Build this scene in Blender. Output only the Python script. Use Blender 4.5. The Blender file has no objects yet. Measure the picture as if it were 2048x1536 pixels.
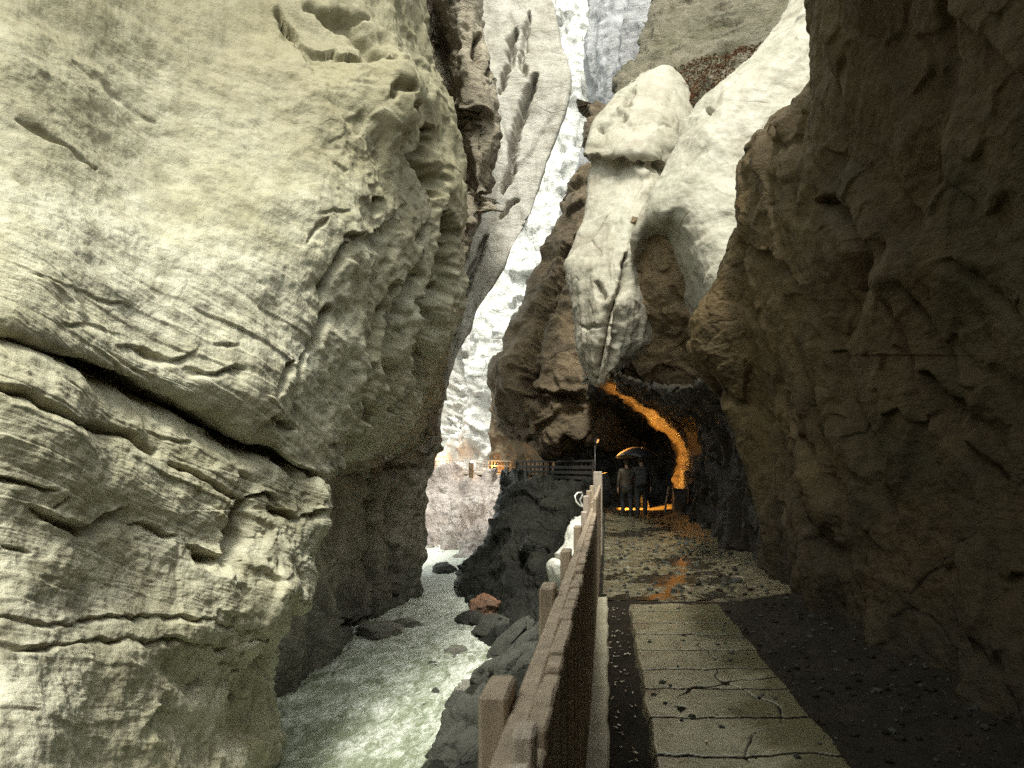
import bpy, bmesh, math, random
import numpy as np
from mathutils import Vector, Matrix
random.seed(7)
rng = np.random.default_rng(11)
S = bpy.context.scene
COL = S.collection
# ------------------------------------------------------------------ camera frame
F_PX, VX, VY, EYE = 1450.0, 1213.0, 937.0, 1.45     # focal length and vanishing point in photo pixels, eye height

def P(px, py, d):
    return ((px - VX) / F_PX * d, d, EYE - (py - VY) / F_PX * d)

CAM = np.array([0.0, 0.0, EYE])
# ------------------------------------------------------------------ noise
_perm = rng.permutation(256).astype(np.int32)
_perm = np.concatenate([_perm, _perm, _perm])
_g = rng.normal(size=(256, 3)).astype(np.float32)
_g /= np.linalg.norm(_g, axis=1, keepdims=True)
_rnd = rng.random((256, 3)).astype(np.float32)

def gnoise(p):
    p = p.astype(np.float32)
    i = np.floor(p).astype(np.int32); f = p - i; i &= 255
    u = f * f * f * (f * (f * 6 - 15) + 10)
    r = np.zeros(len(p), np.float32)
    for dx in (0, 1):
        hx = _perm[i[:, 0] + dx]; wx = u[:, 0] if dx else 1 - u[:, 0]
        for dy in (0, 1):
            hy = _perm[hx + ((i[:, 1] + dy) & 255)]; wy = wx * (u[:, 1] if dy else 1 - u[:, 1])
            for dz in (0, 1):
                h = _perm[hy + ((i[:, 2] + dz) & 255)]
                g = _g[h]
                d = g[:, 0] * (f[:, 0] - dx) + g[:, 1] * (f[:, 1] - dy) + g[:, 2] * (f[:, 2] - dz)
                r += d * wy * (u[:, 2] if dz else 1 - u[:, 2])
    return r * 1.6

def fbm(p, octv=4, gain=0.5, ridge=False):
    a, t, r = 1.0, 0.0, np.zeros(len(p), np.float32)
    q = p.copy()
    for k in range(octv):
        n = gnoise(q + 17.3 * k)
        if ridge: n = 1 - 2 * np.abs(n)
        r += a * n; t += a; a *= gain; q = q * 2.03
    return r / t

def facets(p, tilt=1.0, crisp=42.0):
    """chiselled rock: each cell of a jittered lattice is its own tilted plane"""
    p = p.astype(np.float32); i = np.floor(p).astype(np.int32); f = p - i
    num = np.zeros(len(p), np.float32); den = np.full(len(p), 1e-12, np.float32)
    for dx in (-1, 0, 1):
        for dy in (-1, 0, 1):
            for dz in (-1, 0, 1):
                h = _perm[_perm[_perm[(i[:, 0] + dx) & 255] + ((i[:, 1] + dy) & 255)] + ((i[:, 2] + dz) & 255)]
                c = _rnd[h]
                v = np.stack([f[:, 0] - dx - c[:, 0], f[:, 1] - dy - c[:, 1], f[:, 2] - dz - c[:, 2]], 1)
                w = np.exp(-crisp * np.minimum((v * v).sum(1), 1.6))
                num += w * ((v * _g[(h * 7 + 3) & 255]).sum(1) * tilt + (_rnd[(h + 91) & 255][:, 0] - 0.5) * 0.7); den += w
    return num / den

# ------------------------------------------------------------------ mesh helpers
def mesh_obj(name, verts, faces, mat=None, parent=None, smooth=True):
    me = bpy.data.meshes.new(name)
    v = np.asarray(verts, np.float32); fa = np.asarray(faces, np.int32)
    n = fa.shape[1]
    me.vertices.add(len(v)); me.vertices.foreach_set("co", v.ravel())
    me.loops.add(fa.size); me.loops.foreach_set("vertex_index", fa.ravel())
    me.polygons.add(len(fa)); me.polygons.foreach_set("loop_start", np.arange(0, fa.size, n, dtype=np.int32))
    me.polygons.foreach_set("use_smooth", np.full(len(fa), smooth))
    me.update(calc_edges=True)
    if mat: me.materials.append(mat)
    o = bpy.data.objects.new(name, me); COL.objects.link(o)
    if parent: o.parent = parent
    return o

def bm_obj(name, bm, mat=None, parent=None, smooth=False):
    me = bpy.data.meshes.new(name)
    bmesh.ops.recalc_face_normals(bm, faces=bm.faces)
    bm.to_mesh(me); bm.free()
    for p in me.polygons: p.use_smooth = smooth
    if mat: me.materials.append(mat)
    o = bpy.data.objects.new(name, me); COL.objects.link(o)
    if parent: o.parent = parent
    return o

def tag(o, label=None, cat=None, group=None, kind=None):
    if label: o['label'] = label
    if cat: o['category'] = cat
    if group: o['group'] = group
    if kind: o['kind'] = kind
    return o

def empty(name, loc, label, cat, group=None):
    o = bpy.data.objects.new(name, None); COL.objects.link(o); o.location = loc
    o.empty_display_size = 0.1
    return tag(o, label, cat, group)

def cr(a, b, c, d, t, tens):
    m1 = (c - a) * 0.5; m2 = (d - b) * 0.5
    t2, t3 = t * t, t * t * t
    s = (2 * t3 - 3 * t2 + 1) * b + (t3 - 2 * t2 + t) * m1 + (-2 * t3 + 3 * t2) * c + (t3 - t2) * m2
    return tens * s + (1 - tens) * (b + (c - b) * t)

def refine(net, counts, tens):
    """net (n, m, 3): smooth curve through the first axis"""
    n = len(net); out = []
    for i in range(n - 1):
        a = net[max(i - 1, 0)] if i > 0 else 2 * net[0] - net[1]
        d = net[i + 2] if i + 2 < n else 2 * net[-1] - net[-2]
        for k in range(counts[i]):
            out.append(cr(a, net[i], net[i + 1], d, k / counts[i], tens))
    out.append(net[-1])
    return np.array(out)

def scr(p):
    y = np.maximum(p[..., 1], 0.3)
    return np.stack([VX + p[..., 0] / y * F_PX, VY - (p[..., 2] - EYE) / y * F_PX], -1)

def counts_for(net, step):
    s = np.clip(scr(net), [-120, -120], [2168, 1656])
    d = np.linalg.norm(np.diff(s, axis=0), axis=2).max(1)
    return [int(np.clip(round(x / step), 4, 260)) for x in d]

def seg_dist(q, pts):
    """distance, side (>0 below/right of the line) and run position of screen points along a polyline"""
    pts = np.array(pts, float)
    L = np.r_[0, np.cumsum(np.linalg.norm(np.diff(pts, axis=0), axis=1))]
    bd = np.full(len(q), 1e9); bs = np.zeros(len(q)); bt = np.zeros(len(q))
    for k in range(len(pts) - 1):
        a, b = pts[k], pts[k + 1]; ab = b - a; l2 = ab @ ab
        t = np.clip(((q - a) @ ab) / l2, 0, 1)
        v = q - a - t[:, None] * ab
        d = np.hypot(v[:, 0], v[:, 1])
        side = np.sign(ab[0] * (q[:, 1] - a[1]) - ab[1] * (q[:, 0] - a[0]))
        m = d < bd
        bd = np.where(m, d, bd); bs = np.where(m, side, bs); bt = np.where(m, (L[k] + t * math.sqrt(l2)) / L[-1], bt)
    return bd, bs, bt

ROCKS = {}
def rock(name, net, mat, step=2.6, tens=0.8, wrap='', ww=1.0, noise=(), feats=(), sink=None, weather=None):
    """a rock mass: smooth sheet through its control points, rolled back at its edges, then eroded"""
    net = np.array(net, float)
    def roll(edge, inner):
        ray = edge - CAM; ray /= np.linalg.norm(ray, axis=1, keepdims=True)
        out = edge - inner; out /= np.maximum(np.linalg.norm(out, axis=1, keepdims=True), 1e-6)
        return edge + ray * ww * 0.55 - out * ww * 0.05, edge + ray * ww * 1.6 - out * ww * 0.5, edge + ray * ww * 2.6 - out * ww * 0.7
    if 't' in wrap:
        a, b, c = roll(net[0], net[1]); net = np.concatenate([[c], [b], [a], net])
    if 'b' in wrap:
        a, b, c = roll(net[-1], net[-2]); net = np.concatenate([net, [a], [b], [c]])
    if 'l' in wrap:
        a, b, c = roll(net[:, 0], net[:, 1]); net = np.concatenate([c[:, None], b[:, None], a[:, None], net], 1)
    if 'r' in wrap:
        a, b, c = roll(net[:, -1], net[:, -2]); net = np.concatenate([net, a[:, None], b[:, None], c[:, None]], 1)
    cu = counts_for(net, step); cv = counts_for(net.transpose(1, 0, 2), step)
    g = refine(net, cu, tens)
    g = refine(g.transpose(1, 0, 2), cv, tens).transpose(1, 0, 2)
    nu, nv = g.shape[:2]
    def normals(g):
        du = np.gradient(g, axis=0); dv = np.gradient(g, axis=1)
        n = np.cross(du, dv); n /= np.maximum(np.linalg.norm(n, axis=2, keepdims=True), 1e-9)
        return n
    n = normals(g)
    facing = ((CAM - g) * n).sum(2)
    if np.median(facing) < 0: n = -n
    flip = np.median(facing) < 0
    p = g.reshape(-1, 3); nn = n.reshape(-1, 3)
    # soft normals: fewer self-crossings where the sheet folds
    disp = np.zeros(len(p))
    q = scr(p)
    jit = np.stack([gnoise(p * 1.7), gnoise(p * 1.7 + 50)], 1) + 0.5 * np.stack([gnoise(p * 5), gnoise(p * 5 + 50)], 1)
    d2px = F_PX / np.maximum(p[:, 1], 0.5)
    for f in feats:
        kind, pts = f[0], f[1]
        pa = np.array(pts, float)
        reach = max(f[3:5]) + 40
        box = (q[:, 0] > pa[:, 0].min() - reach) & (q[:, 0] < pa[:, 0].max() + reach) & (q[:, 1] > pa[:, 1].min() - reach) & (q[:, 1] < pa[:, 1].max() + reach)
        idx = np.nonzero(box)[0]
        if not len(idx): continue
        d, s, t = seg_dist(q[idx] + jit[idx] * (f[5] * 1.6 + 2), pts)
        taper = np.clip(np.minimum(t, 1 - t) * 5, 0, 1) ** 0.6
        if len(f) > 6: taper = np.ones_like(taper) * np.clip(np.minimum(t + f[6], 1 - t + f[6]) * 5, 0, 1)
        if kind == 'ledge':        # lip above the line, step back below it
            depth, below, above = f[2], f[3], f[4]
            k = p[idx]; var = 0.75 + 0.7 * gnoise(k * 2.2 + 3) + 0.35 * gnoise(k * 7)
            below = below * (1.0 + 0.7 * gnoise(k * 1.6 + 21))
            r = np.where(s > 0, -np.clip(1 - d / np.maximum(below, 5), 0, 1) ** 1.1, 0.12 * np.clip(1 - d / above, 0, 1) ** 1.5) * np.clip(var, 0.1, 1.5)
            r = np.where(s > 0, r * np.clip(d / 3.0, 0, 1), r)
            disp[idx] += depth * r * taper
        elif kind == 'groove':     # crack
            depth, w = f[2], f[3]
            disp[idx] -= depth * np.exp(-(d / (w * (0.25 + 0.75 * taper))) ** 2) * (taper > 0)
        elif kind == 'bulge':
            depth, w = f[2], f[3]
            disp[idx] += depth * np.exp(-(d / w) ** 2)
    for nz in noise:
        kind, amp, freq = nz[0], nz[1], nz[2]
        stretch = nz[3] if len(nz) > 3 else None
        k = p * np.array(freq if hasattr(freq, '__len__') else (freq,) * 3)
        if stretch is not None:
            k = (p @ np.array(stretch[0]).T) * np.array(stretch[1]) * (freq if not hasattr(freq, '__len__') else 1)
        if len(nz) > 4 and nz[4] is not None:
            w = nz[4](q, p); sel = np.nonzero(w > 0)[0]
        else: w = None; sel = slice(None)
        k = k[sel]
        if kind == 'fbm': v = fbm(k, 5)
        elif kind == 'ridge': v = fbm(k, 4, ridge=True) - 0.3
        elif kind == 'facet': v = facets(k + 0.25 * np.stack([gnoise(k * 1.3), gnoise(k * 1.3 + 9), gnoise(k * 1.3 + 31)], 1))
        elif kind == 'pits':
            b = fbm(k, 3); v = -np.clip(b - 0.12, 0, 1) * 3
        elif kind == 'strata':
            b = fbm(k, 3); v = np.abs(((b * 6) % 1) - 0.5) * 2 - 0.5
        disp[sel] += amp * (v if w is None else v * w[sel])
    p = p + nn * disp[:, None]
    g = p.reshape(nu, nv, 3)
    ii = np.arange(nu * nv).reshape(nu, nv)
    fa = np.stack([ii[:-1, :-1], ii[:-1, 1:], ii[1:, 1:], ii[1:, :-1]], -1).reshape(-1, 4)
    if not flip: pass
    else: fa = fa[:, ::-1]
    o = mesh_obj(name, p, fa, mat)
    o['kind'] = 'structure'
    ROCKS[name] = g
    return o

# ------------------------------------------------------------------ materials
class NT:
    def __init__(self, name):
        self.m = bpy.data.materials.new(name); self.m.use_nodes = True
        self.t = self.m.node_tree; self.b = self.t.nodes['Principled BSDF']
        self.geo = self.n('ShaderNodeTexCoord').outputs['Object']
    def n(self, t, **k):
        x = self.t.nodes.new(t)
        for a, v in k.items(): setattr(x, a, v)
        return x
    def link(self, a, b): self.t.links.new(a, b)
    def mapping(self, scale=(1, 1, 1), rot=(0, 0, 0), vec=None):
        m = self.n('ShaderNodeMapping'); m.inputs['Scale'].default_value = scale; m.inputs['Rotation'].default_value = rot
        self.link(vec or self.geo, m.inputs[0]); return m.outputs[0]
    def noise(self, scale, detail=6, rough=0.6, vec=None, dist=0.0):
        x = self.n('ShaderNodeTexNoise'); x.inputs['Scale'].default_value = scale; x.inputs['Detail'].default_value = detail
        x.inputs['Roughness'].default_value = rough; x.inputs['Distortion'].default_value = dist
        self.link(vec or self.geo, x.inputs['Vector']); return x.outputs['Fac']
    def voro(self, scale, feature='F1', vec=None, out='Distance'):
        x = self.n('ShaderNodeTexVoronoi', feature=feature); x.inputs['Scale'].default_value = scale
        self.link(vec or self.geo, x.inputs['Vector']); return x.outputs[out]
    def ramp(self, fac, stops):
        r = self.n('ShaderNodeValToRGB'); e = r.color_ramp.elements
        while len(e) < len(stops): e.new(0.5)
        for k, (p, c) in enumerate(stops):
            e[k].position = p; e[k].color = (c, c, c, 1) if not hasattr(c, '__len__') else (*c, 1)
        self.link(fac, r.inputs[0]); return r.outputs[0]
    def mix(self, a, b, fac, mode='MIX'):
        x = self.n('ShaderNodeMix', data_type='RGBA', blend_type=mode)
        if hasattr(fac, 'name'): self.link(fac, x.inputs['Factor'])
        else: x.inputs['Factor'].default_value = fac
        for s, v in ((6, a), (7, b)):
            if hasattr(v, 'name'): self.link(v, x.inputs[s])
            else: x.inputs[s].default_value = (*v, 1)
        return x.outputs[2]
    def math(self, op, a, b=0.0):
        x = self.n('ShaderNodeMath', operation=op)
        for s, v in ((0, a), (1, b)):
            if hasattr(v, 'name'): self.link(v, x.inputs[s])
            else: x.inputs[s].default_value = v
        return x.outputs[0]
    def bump(self, h, strength=0.5, dist=0.05, prev=None):
        x = self.n('ShaderNodeBump'); x.inputs['Strength'].default_value = strength; x.inputs['Distance'].default_value = dist
        self.link(h, x.inputs['Height'])
        if prev: self.link(prev, x.inputs['Normal'])
        return x.outputs[0]
    def out(self, color=None, rough=None, normal=None):
        for k, v in (('Base Color', color), ('Roughness', rough), ('Normal', normal)):
            if v is None: continue
            if hasattr(v, 'name'): self.link(v, self.b.inputs[k])
            elif hasattr(v, '__len__'): self.b.inputs[k].default_value = (*v, 1)
            else: self.b.inputs[k].default_value = v
        return self.m

def rock_mat(name, light, mid, dark, scale=1.0, stain=0.35, rough=0.75, bump=0.6, streak=0.0, moss=None, bdist=0.03, wet=0.0, bed=(0, 0.5, 0), zones=(), lay=2.2, cracks=0.75):
    m = NT(name)
    a = m.noise(0.45 * scale, 5, 0.6)
    b = m.noise(3.5 * scale, 7, 0.65)
    bedv = m.mapping((1.0 if lay < 2 else 0.8, 1.0 if lay < 2 else 0.8, lay), bed)
    c = m.noise(1.6 * scale, 8, 0.68, bedv, 0.4)
    col = m.mix(light, mid, m.ramp(a, [(0.38, 0.0), (0.62, 1.0)]))
    col = m.mix(col, mid, m.ramp(b, [(0.45, 0.0), (0.75, 0.7)]))
    spots = m.ramp(m.math('ADD', m.math('MULTIPLY', c, 0.65), m.math('MULTIPLY', b, 0.35)), [(0.50, 0.0), (0.66, stain)])
    col = m.mix(col, dark, spots)
    if streak:
        sv = m.mapping((2.6, 2.6, 0.16))
        col = m.mix(col, dark, m.ramp(m.noise(1.4 * scale, 6, 0.6, sv), [(0.5, 0.0), (0.72, streak)]))
    if moss:
        col = m.mix(col, moss[0], m.ramp(m.noise(0.6 * scale, 7, 0.7), [(0.5, 0.0), (0.7, moss[1])]))
    if zones:      # tint by height: algae film, wet waterline, shade painted low on recess and right wall
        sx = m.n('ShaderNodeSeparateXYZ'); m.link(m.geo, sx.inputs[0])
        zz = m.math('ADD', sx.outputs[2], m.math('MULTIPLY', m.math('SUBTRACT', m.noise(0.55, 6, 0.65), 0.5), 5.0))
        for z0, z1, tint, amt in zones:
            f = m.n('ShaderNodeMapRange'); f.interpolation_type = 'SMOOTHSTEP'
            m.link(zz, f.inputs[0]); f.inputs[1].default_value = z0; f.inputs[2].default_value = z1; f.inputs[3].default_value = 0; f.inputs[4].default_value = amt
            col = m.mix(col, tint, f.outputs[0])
    fine = m.noise(22 * scale, 6, 0.7)
    col = m.mix(col, dark, m.ramp(fine, [(0.56, 0.0), (0.78, 0.45)]))
    wv = m.n('ShaderNodeTexNoise'); wv.inputs['Scale'].default_value = 1.1 * scale; wv.inputs['Detail'].default_value = 5
    m.link(m.geo, wv.inputs['Vector'])
    add = m.n('ShaderNodeVectorMath', operation='MULTIPLY_ADD'); m.link(wv.outputs['Color'], add.inputs[0]); add.inputs[1].default_value = (1.1, 1.1, 1.1); m.link(m.mapping((1, 1, 1.6), bed), add.inputs[2])
    crack = m.ramp(m.voro(0.75 * scale, 'DISTANCE_TO_EDGE', add.outputs[0]), [(0.0, 1.0), (0.014, 0.0)])
    crack = m.math('MULTIPLY', crack, m.ramp(m.noise(0.8 * scale, 4, 0.6), [(0.50, 0.0), (0.60, 1.0)]))
    col = m.mix(col, tuple(x * 0.6 for x in dark), m.math('MULTIPLY', crack, cracks))
    h = m.math('ADD', m.math('MULTIPLY', c, 1.6), m.math('MULTIPLY', b, 0.9))
    h = m.math('ADD', h, m.math('MULTIPLY', fine, 0.45))
    h = m.math('SUBTRACT', h, m.math('MULTIPLY', crack, 0.5 * cracks))
    grit = m.noise(60 * scale, 4, 0.7)
    h = m.math('ADD', h, m.math('MULTIPLY', grit, 0.18))
    nb = m.bump(h, bump, bdist * 3)
    r = m.ramp(b, [(0.3, max(rough - 0.2 - wet, 0.12)), (0.7, rough)])
    m.b.inputs['Specular IOR Level'].default_value = 0.14 if max(light) < 0.2 else 0.4
    return m.out(col, r, nb)

def plain(name, col, rough=0.6, spot=None, metal=0.0, scale=8, bump=0.15):
    m = NT(name)
    f = m.noise(scale, 6, 0.65)
    c = m.mix(col, spot or tuple(x * 0.6 for x in col), m.ramp(f, [(0.4, 0.0), (0.7, 0.8)]))
    m.b.inputs['Metallic'].default_value = metal
    return m.out(c, rough, m.bump(f, bump, 0.02))

def wood_mat(name, a, b, scale=1.0, rough=0.65):
    m = NT(name)
    g = m.noise(7 * scale, 8, 0.7, m.mapping((4, 4, 0.35)), 0.6)
    k = m.noise(2.0, 4, 0.6)
    c = m.mix(a, b, m.ramp(g, [(0.35, 0.0), (0.68, 1.0)]))
    c = m.mix(c, tuple(x * 0.5 for x in b), m.ramp(k, [(0.5, 0.0), (0.75, 0.7)]))
    return m.out(c, rough, m.bump(g, 0.5, 0.01))

M = {}
M['left'] = rock_mat('pale_limestone', (0.58, 0.56, 0.44), (0.43, 0.405, 0.28), (0.11, 0.095, 0.06), 0.8, 0.75, 0.8, 0.5, 0.22, ((0.36, 0.33, 0.17), 0.45), 0.03, 0.0, (0.5, 0.2, 0), ((2.5, 9.5, (0.20, 0.175, 0.10), 0.85), (-3.4, -5.2, (0.16, 0.15, 0.11), 0.8)), lay=1.0, cracks=0.25)
M['left_low'] = M['left']
M['pale'] = rock_mat('washed_limestone', (0.50, 0.48, 0.425), (0.38, 0.355, 0.30), (0.15, 0.12, 0.085), 0.5, 0.6, 0.75, 0.5, 0.5, None, 0.05)
M['columns'] = rock_mat('waterworn_limestone', (0.50, 0.475, 0.37), (0.32, 0.295, 0.21), (0.08, 0.072, 0.052), 0.6, 0.6, 0.6, 0.6, 0.3, None, 0.05, 0.2, (0, 0.5, 0), ((-1.0, -3.6, (0.05, 0.05, 0.045), 0.75),))  # height tint: wet waterline, with the shade of the recess put into the colour
M['cream'] = rock_mat('cream_flowstone', (0.46, 0.435, 0.365), (0.36, 0.335, 0.265), (0.15, 0.115, 0.075), 0.4, 0.5, 0.7, 0.35, 0.45, ((0.26, 0.27, 0.20), 0.7), 0.03)
M['dark'] = rock_mat('dark_brown_rock', (0.105, 0.073, 0.034), (0.060, 0.043, 0.020), (0.017, 0.013, 0.008), 0.55, 0.55, 0.75, 0.6, 0.35, ((0.034, 0.034, 0.016), 0.6), 0.04, 0.1, (0.6, 0.5, 0), ((2.4, -0.6, (0.016, 0.015, 0.011), 0.9),))  # height tint paints shade into the foot of the right wall
M['mid'] = rock_mat('brown_gorge_rock', (0.19, 0.142, 0.086), (0.105, 0.08, 0.05), (0.03, 0.025, 0.02), 0.35, 0.6, 0.7, 0.7, 0.4, None, 0.08, 0.1)
M['wet'] = rock_mat('wet_black_rock', (0.10, 0.10, 0.085), (0.06, 0.06, 0.05), (0.02, 0.022, 0.022), 0.7, 0.6, 0.5, 0.8, 0.3, None, 0.06, 0.25)
M['black'] = rock_mat('black_wet_rock', (0.032, 0.032, 0.024), (0.018, 0.019, 0.015), (0.01, 0.01, 0.01), 0.6, 0.6, 0.55, 0.8, 0.4, None, 0.06, 0.2)
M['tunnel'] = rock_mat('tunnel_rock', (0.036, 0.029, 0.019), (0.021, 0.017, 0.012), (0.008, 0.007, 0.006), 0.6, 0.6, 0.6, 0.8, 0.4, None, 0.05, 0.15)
M['brownpale'] = rock_mat('brown_pale_rock', (0.44, 0.385, 0.29), (0.27, 0.225, 0.16), (0.06, 0.05, 0.036), 0.5, 0.8, 0.75, 0.8, 0.3, None, 0.06)
M['cavity'] = rock_mat('brown_cavity_rock', (0.25, 0.175, 0.095), (0.16, 0.11, 0.06), (0.04, 0.032, 0.022), 0.7, 0.6, 0.75, 0.7, 0.4, None, 0.04)
M['far'] = rock_mat('far_white_rock', (0.80, 0.79, 0.75), (0.66, 0.65, 0.61), (0.10, 0.11, 0.095), 0.35, 0.85, 0.8, 0.8, 0.25, None, 0.06)
M['bluegrey'] = rock_mat('blue_grey_rock', (0.46, 0.46, 0.46), (0.34, 0.34, 0.35), (0.15, 0.14, 0.13), 0.3, 0.5, 0.6, 0.6, 0.5, None, 0.1)
M['pinkish'] = rock_mat('pinkish_bank_rock', (0.56, 0.505, 0.475), (0.38, 0.325, 0.295), (0.06, 0.055, 0.045), 0.8, 1.0, 0.75, 0.9, 0.1, None, 0.06)
M['slope'] = rock_mat('mossy_slope_rock', (0.22, 0.19, 0.13), (0.13, 0.115, 0.07), (0.05, 0.05, 0.035), 0.5, 0.6, 0.8, 0.9, 0.1, ((0.10, 0.10, 0.04), 0.6), 0.1)
M['boulder'] = rock_mat('boulder_rock', (0.26, 0.25, 0.21), (0.16, 0.155, 0.125), (0.05, 0.05, 0.045), 1.6, 0.5, 0.6, 0.6, 0.0, None, 0.03, 0.2)
M['red_tint'] = rock_mat('lamp_and_lip_red', (0.34, 0.17, 0.095), (0.2, 0.12, 0.08), (0.07, 0.05, 0.04), 1.6, 0.4, 0.7, 0.6, 0.0, None, 0.03)  # orange lamp light put into the colour of boulder and rod; plain on lips
M['white'] = rock_mat('white_bank_rock', (0.70, 0.69, 0.62), (0.58, 0.56, 0.48), (0.2, 0.18, 0.13), 1.0, 0.35, 0.6, 0.5, 0.2, None, 0.03)
M['fence'] = wood_mat('weathered_fence_wood', (0.46, 0.365, 0.27), (0.27, 0.205, 0.145))
M['fence_pale'] = wood_mat('pale_fence_wood', (0.52, 0.44, 0.37), (0.36, 0.29, 0.23))
M['fence_dark'] = wood_mat('wet_dark_wood', (0.07, 0.055, 0.04), (0.035, 0.028, 0.022))
M['rail_far'] = wood_mat('silvered_rail_wood', (0.50, 0.44, 0.36), (0.34, 0.28, 0.22))
M['concrete'] = plain('grey_concrete', (0.46, 0.42, 0.31), 0.55, (0.28, 0.25, 0.17), 0, 6, 0.3)
M['metal'] = plain('lamp_metal', (0.05, 0.05, 0.05), 0.4, None, 0.6)
M['cable'] = plain('white_cable_sheath', (0.75, 0.75, 0.70), 0.5)
# ------------------------------------------------------------------ rock masses
NEW = [[0.77, 0.0, 0.0], [0.0, 0.85, -0.5], [0.0, 0.42, 0.9]]      # bedding frame of the left wall: rows = along, along, across
BED = ([[1, 0, 0], [0, 0.93, -0.36], [0, 0.36, 0.93]], (0.5, 0.28, 3.0))

def inbox(x0, x1, y0, y1, soft=40):
    def f(q, p):
        a = np.clip((q[:, 0] - x0) / soft, 0, 1) * np.clip((x1 - q[:, 0]) / soft, 0, 1)
        return a * np.clip((q[:, 1] - y0) / soft, 0, 1) * np.clip((y1 - q[:, 1]) / soft, 0, 1)
    return f

def R(*pts): return [P(*t) for t in pts]

# upper block of the left wall, its nose and the face that turns away behind it
L1 = [
    R((-900, -750, 16), (-100, -760, 17), (260, -760, 20), (520, -760, 22.5), (740, -760, 24), (790, -760, 25), (850, -760, 28)),
    R((-800, -700, 9.6), (-100, -700, 12), (260, -700, 15), (520, -700, 17.5), (740, -700, 19), (790, -700, 20), (850, -700, 22.5)),
    R((-600, 0, 8), (0, 0, 9.6), (300, 0, 12.2), (560, 0, 14.3), (775, 0, 16), (812, 0, 17), (850, 0, 19)),
    R((-600, 190, 7.5), (0, 200, 9), (300, 200, 11.5), (580, 190, 13.3), (790, 170, 14.9), (840, 175, 16), (890, 190, 18.6)),
    R((-600, 330, 7.1), (0, 360, 8.5), (300, 360, 10.9), (580, 350, 12.7), (745, 340, 14.2), (835, 350, 16), (930, 360, 18.6)),
    R((-600, 430, 6.7), (0, 480, 8.0), (300, 510, 10.2), (560, 500, 12.0), (690, 500, 13.4), (800, 510, 15.7), (925, 500, 18.6)),
    R((-600, 470, 6.4), (0, 570, 7.7), (290, 660, 9.7), (530, 680, 11.5), (625, 680, 12.6), (770, 670, 15.3), (900, 680, 20.0)),
    R((-600, 490, 6.25), (0, 630, 7.5), (290, 740, 9.5), (530, 800, 11.3), (605, 770, 12.3), (757, 785, 15.6), (886, 760, 23.0)),
    R((-600, 500, 6.3), (0, 655, 7.55), (280, 768, 9.6), (515, 880, 11.6), (600, 915, 12.5), (740, 868, 16.6), (873, 826, 26.0)),
    R((-600, 505, 7.2), (0, 662, 8.1), (280, 776, 10.15), (520, 893, 12.3), (640, 945, 13.4), (728, 908, 18.0), (868, 856, 27.6)),
    R((-600, 520, 9.2), (0, 680, 10.4), (280, 800, 12.5), (520, 915, 14.6), (640, 950, 15.6), (726, 918, 20.5), (862, 890, 30)),
]
featsL1 = [
    ('ledge', [(240, 690), (289, 692), (344, 717), (372, 712), (395, 688)], 0.12, 22, 12, 5),
    ('ledge', [(425, 684), (455, 692), (482, 688)], 0.10, 12, 10, 3),
    ('ledge', [(368, 732), (420, 742), (470, 735), (500, 745)], 0.16, 28, 16, 6),
    ('groove', [(664, 606), (648, 650), (622, 706)], 0.55, 7, 7, 2),
    ('groove', [(617, 700), (608, 740), (602, 792)], 0.35, 4, 4, 2),
    ('groove', [(596, 712), (575, 760), (556, 800)], 0.22, 8, 8, 4),
    ('ledge', [(500, 862), (548, 826), (590, 838), (606, 870)], 0.22, 46, 18, 4),
    ('ledge', [(560, 5), (590, 60), (640, 100), (700, 112), (738, 92)], 0.30, 34, 20, 8),
    ('groove', [(640, 20), (690, 48), (735, 80), (765, 120)], 0.40, 15, 15, 6),
    ('groove', [(600, 18), (640, 14), (700, 30), (740, 34)], 0.25, 8, 8, 6),
    ('groove', [(790, 120), (770, 130)], 0.25, 9, 9, 3), ('groove', [(765, 196), (780, 205)], 0.3, 8, 8, 3),
    ('groove', [(775, 185), (800, 192)], 0.25, 7, 7, 3), ('groove', [(800, 215), (818, 225)], 0.25, 8, 8, 3),
    ('ledge', [(622, 432), (660, 418), (692, 424)], 0.10, 14, 12, 4),
    ('groove', [(612, 490), (632, 452), (650, 436)], 0.10, 4, 4, 3),
    ('ledge', [(680, 462), (730, 468), (770, 440), (790, 400)], 0.35, 40, 20, 5),
    ('groove', [(756, 390), (748, 430)], 0.22, 8, 8, 3),
    ('groove', [(30, 240), (90, 270), (150, 300), (200, 335)], 0.07, 4, 4, 4),
    ('groove', [(150, 130), (220, 170), (320, 240)], 0.05, 10, 10, 8),
    ('groove', [(790, 560), (770, 640), (752, 720), (742, 800), (735, 850)], 0.55, 9, 9, 4), ('groove', [(690, 480), (660, 560), (640, 600)], 0.25, 8, 8, 5),
    ('groove', [(840, 500), (820, 580), (800, 650), (792, 720), (780, 830)], 0.95, 13, 13, 5),
    ('groove', [(835, 300), (852, 340)], 0.5, 14, 14, 5), ('groove', [(826, 460), (850, 480)], 0.5, 16, 16, 5),
    ('groove', [(860, 590), (850, 640)], 0.5, 14, 14, 5),
    ('groove', [(900, 420), (905, 500), (880, 590), (850, 700), (835, 800)], 1.1, 14, 14, 6), ('groove', [(870, 250), (862, 330), (880, 400)], 0.8, 14, 14, 6),
    ('bulge', [(790, 170), (780, 230)], 0.35, 40, 40, 0),
    ('ledge', [(20, 540), (110, 560), (190, 590), (300, 610)], 0.05, 16, 10, 8),
    ('ledge', [(120, 640), (200, 652), (260, 672)], 0.07, 12, 10, 6),
    ('ledge', [(655, 890), (690, 880), (735, 862)], 0.3, 40, 14, 4),
]
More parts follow.
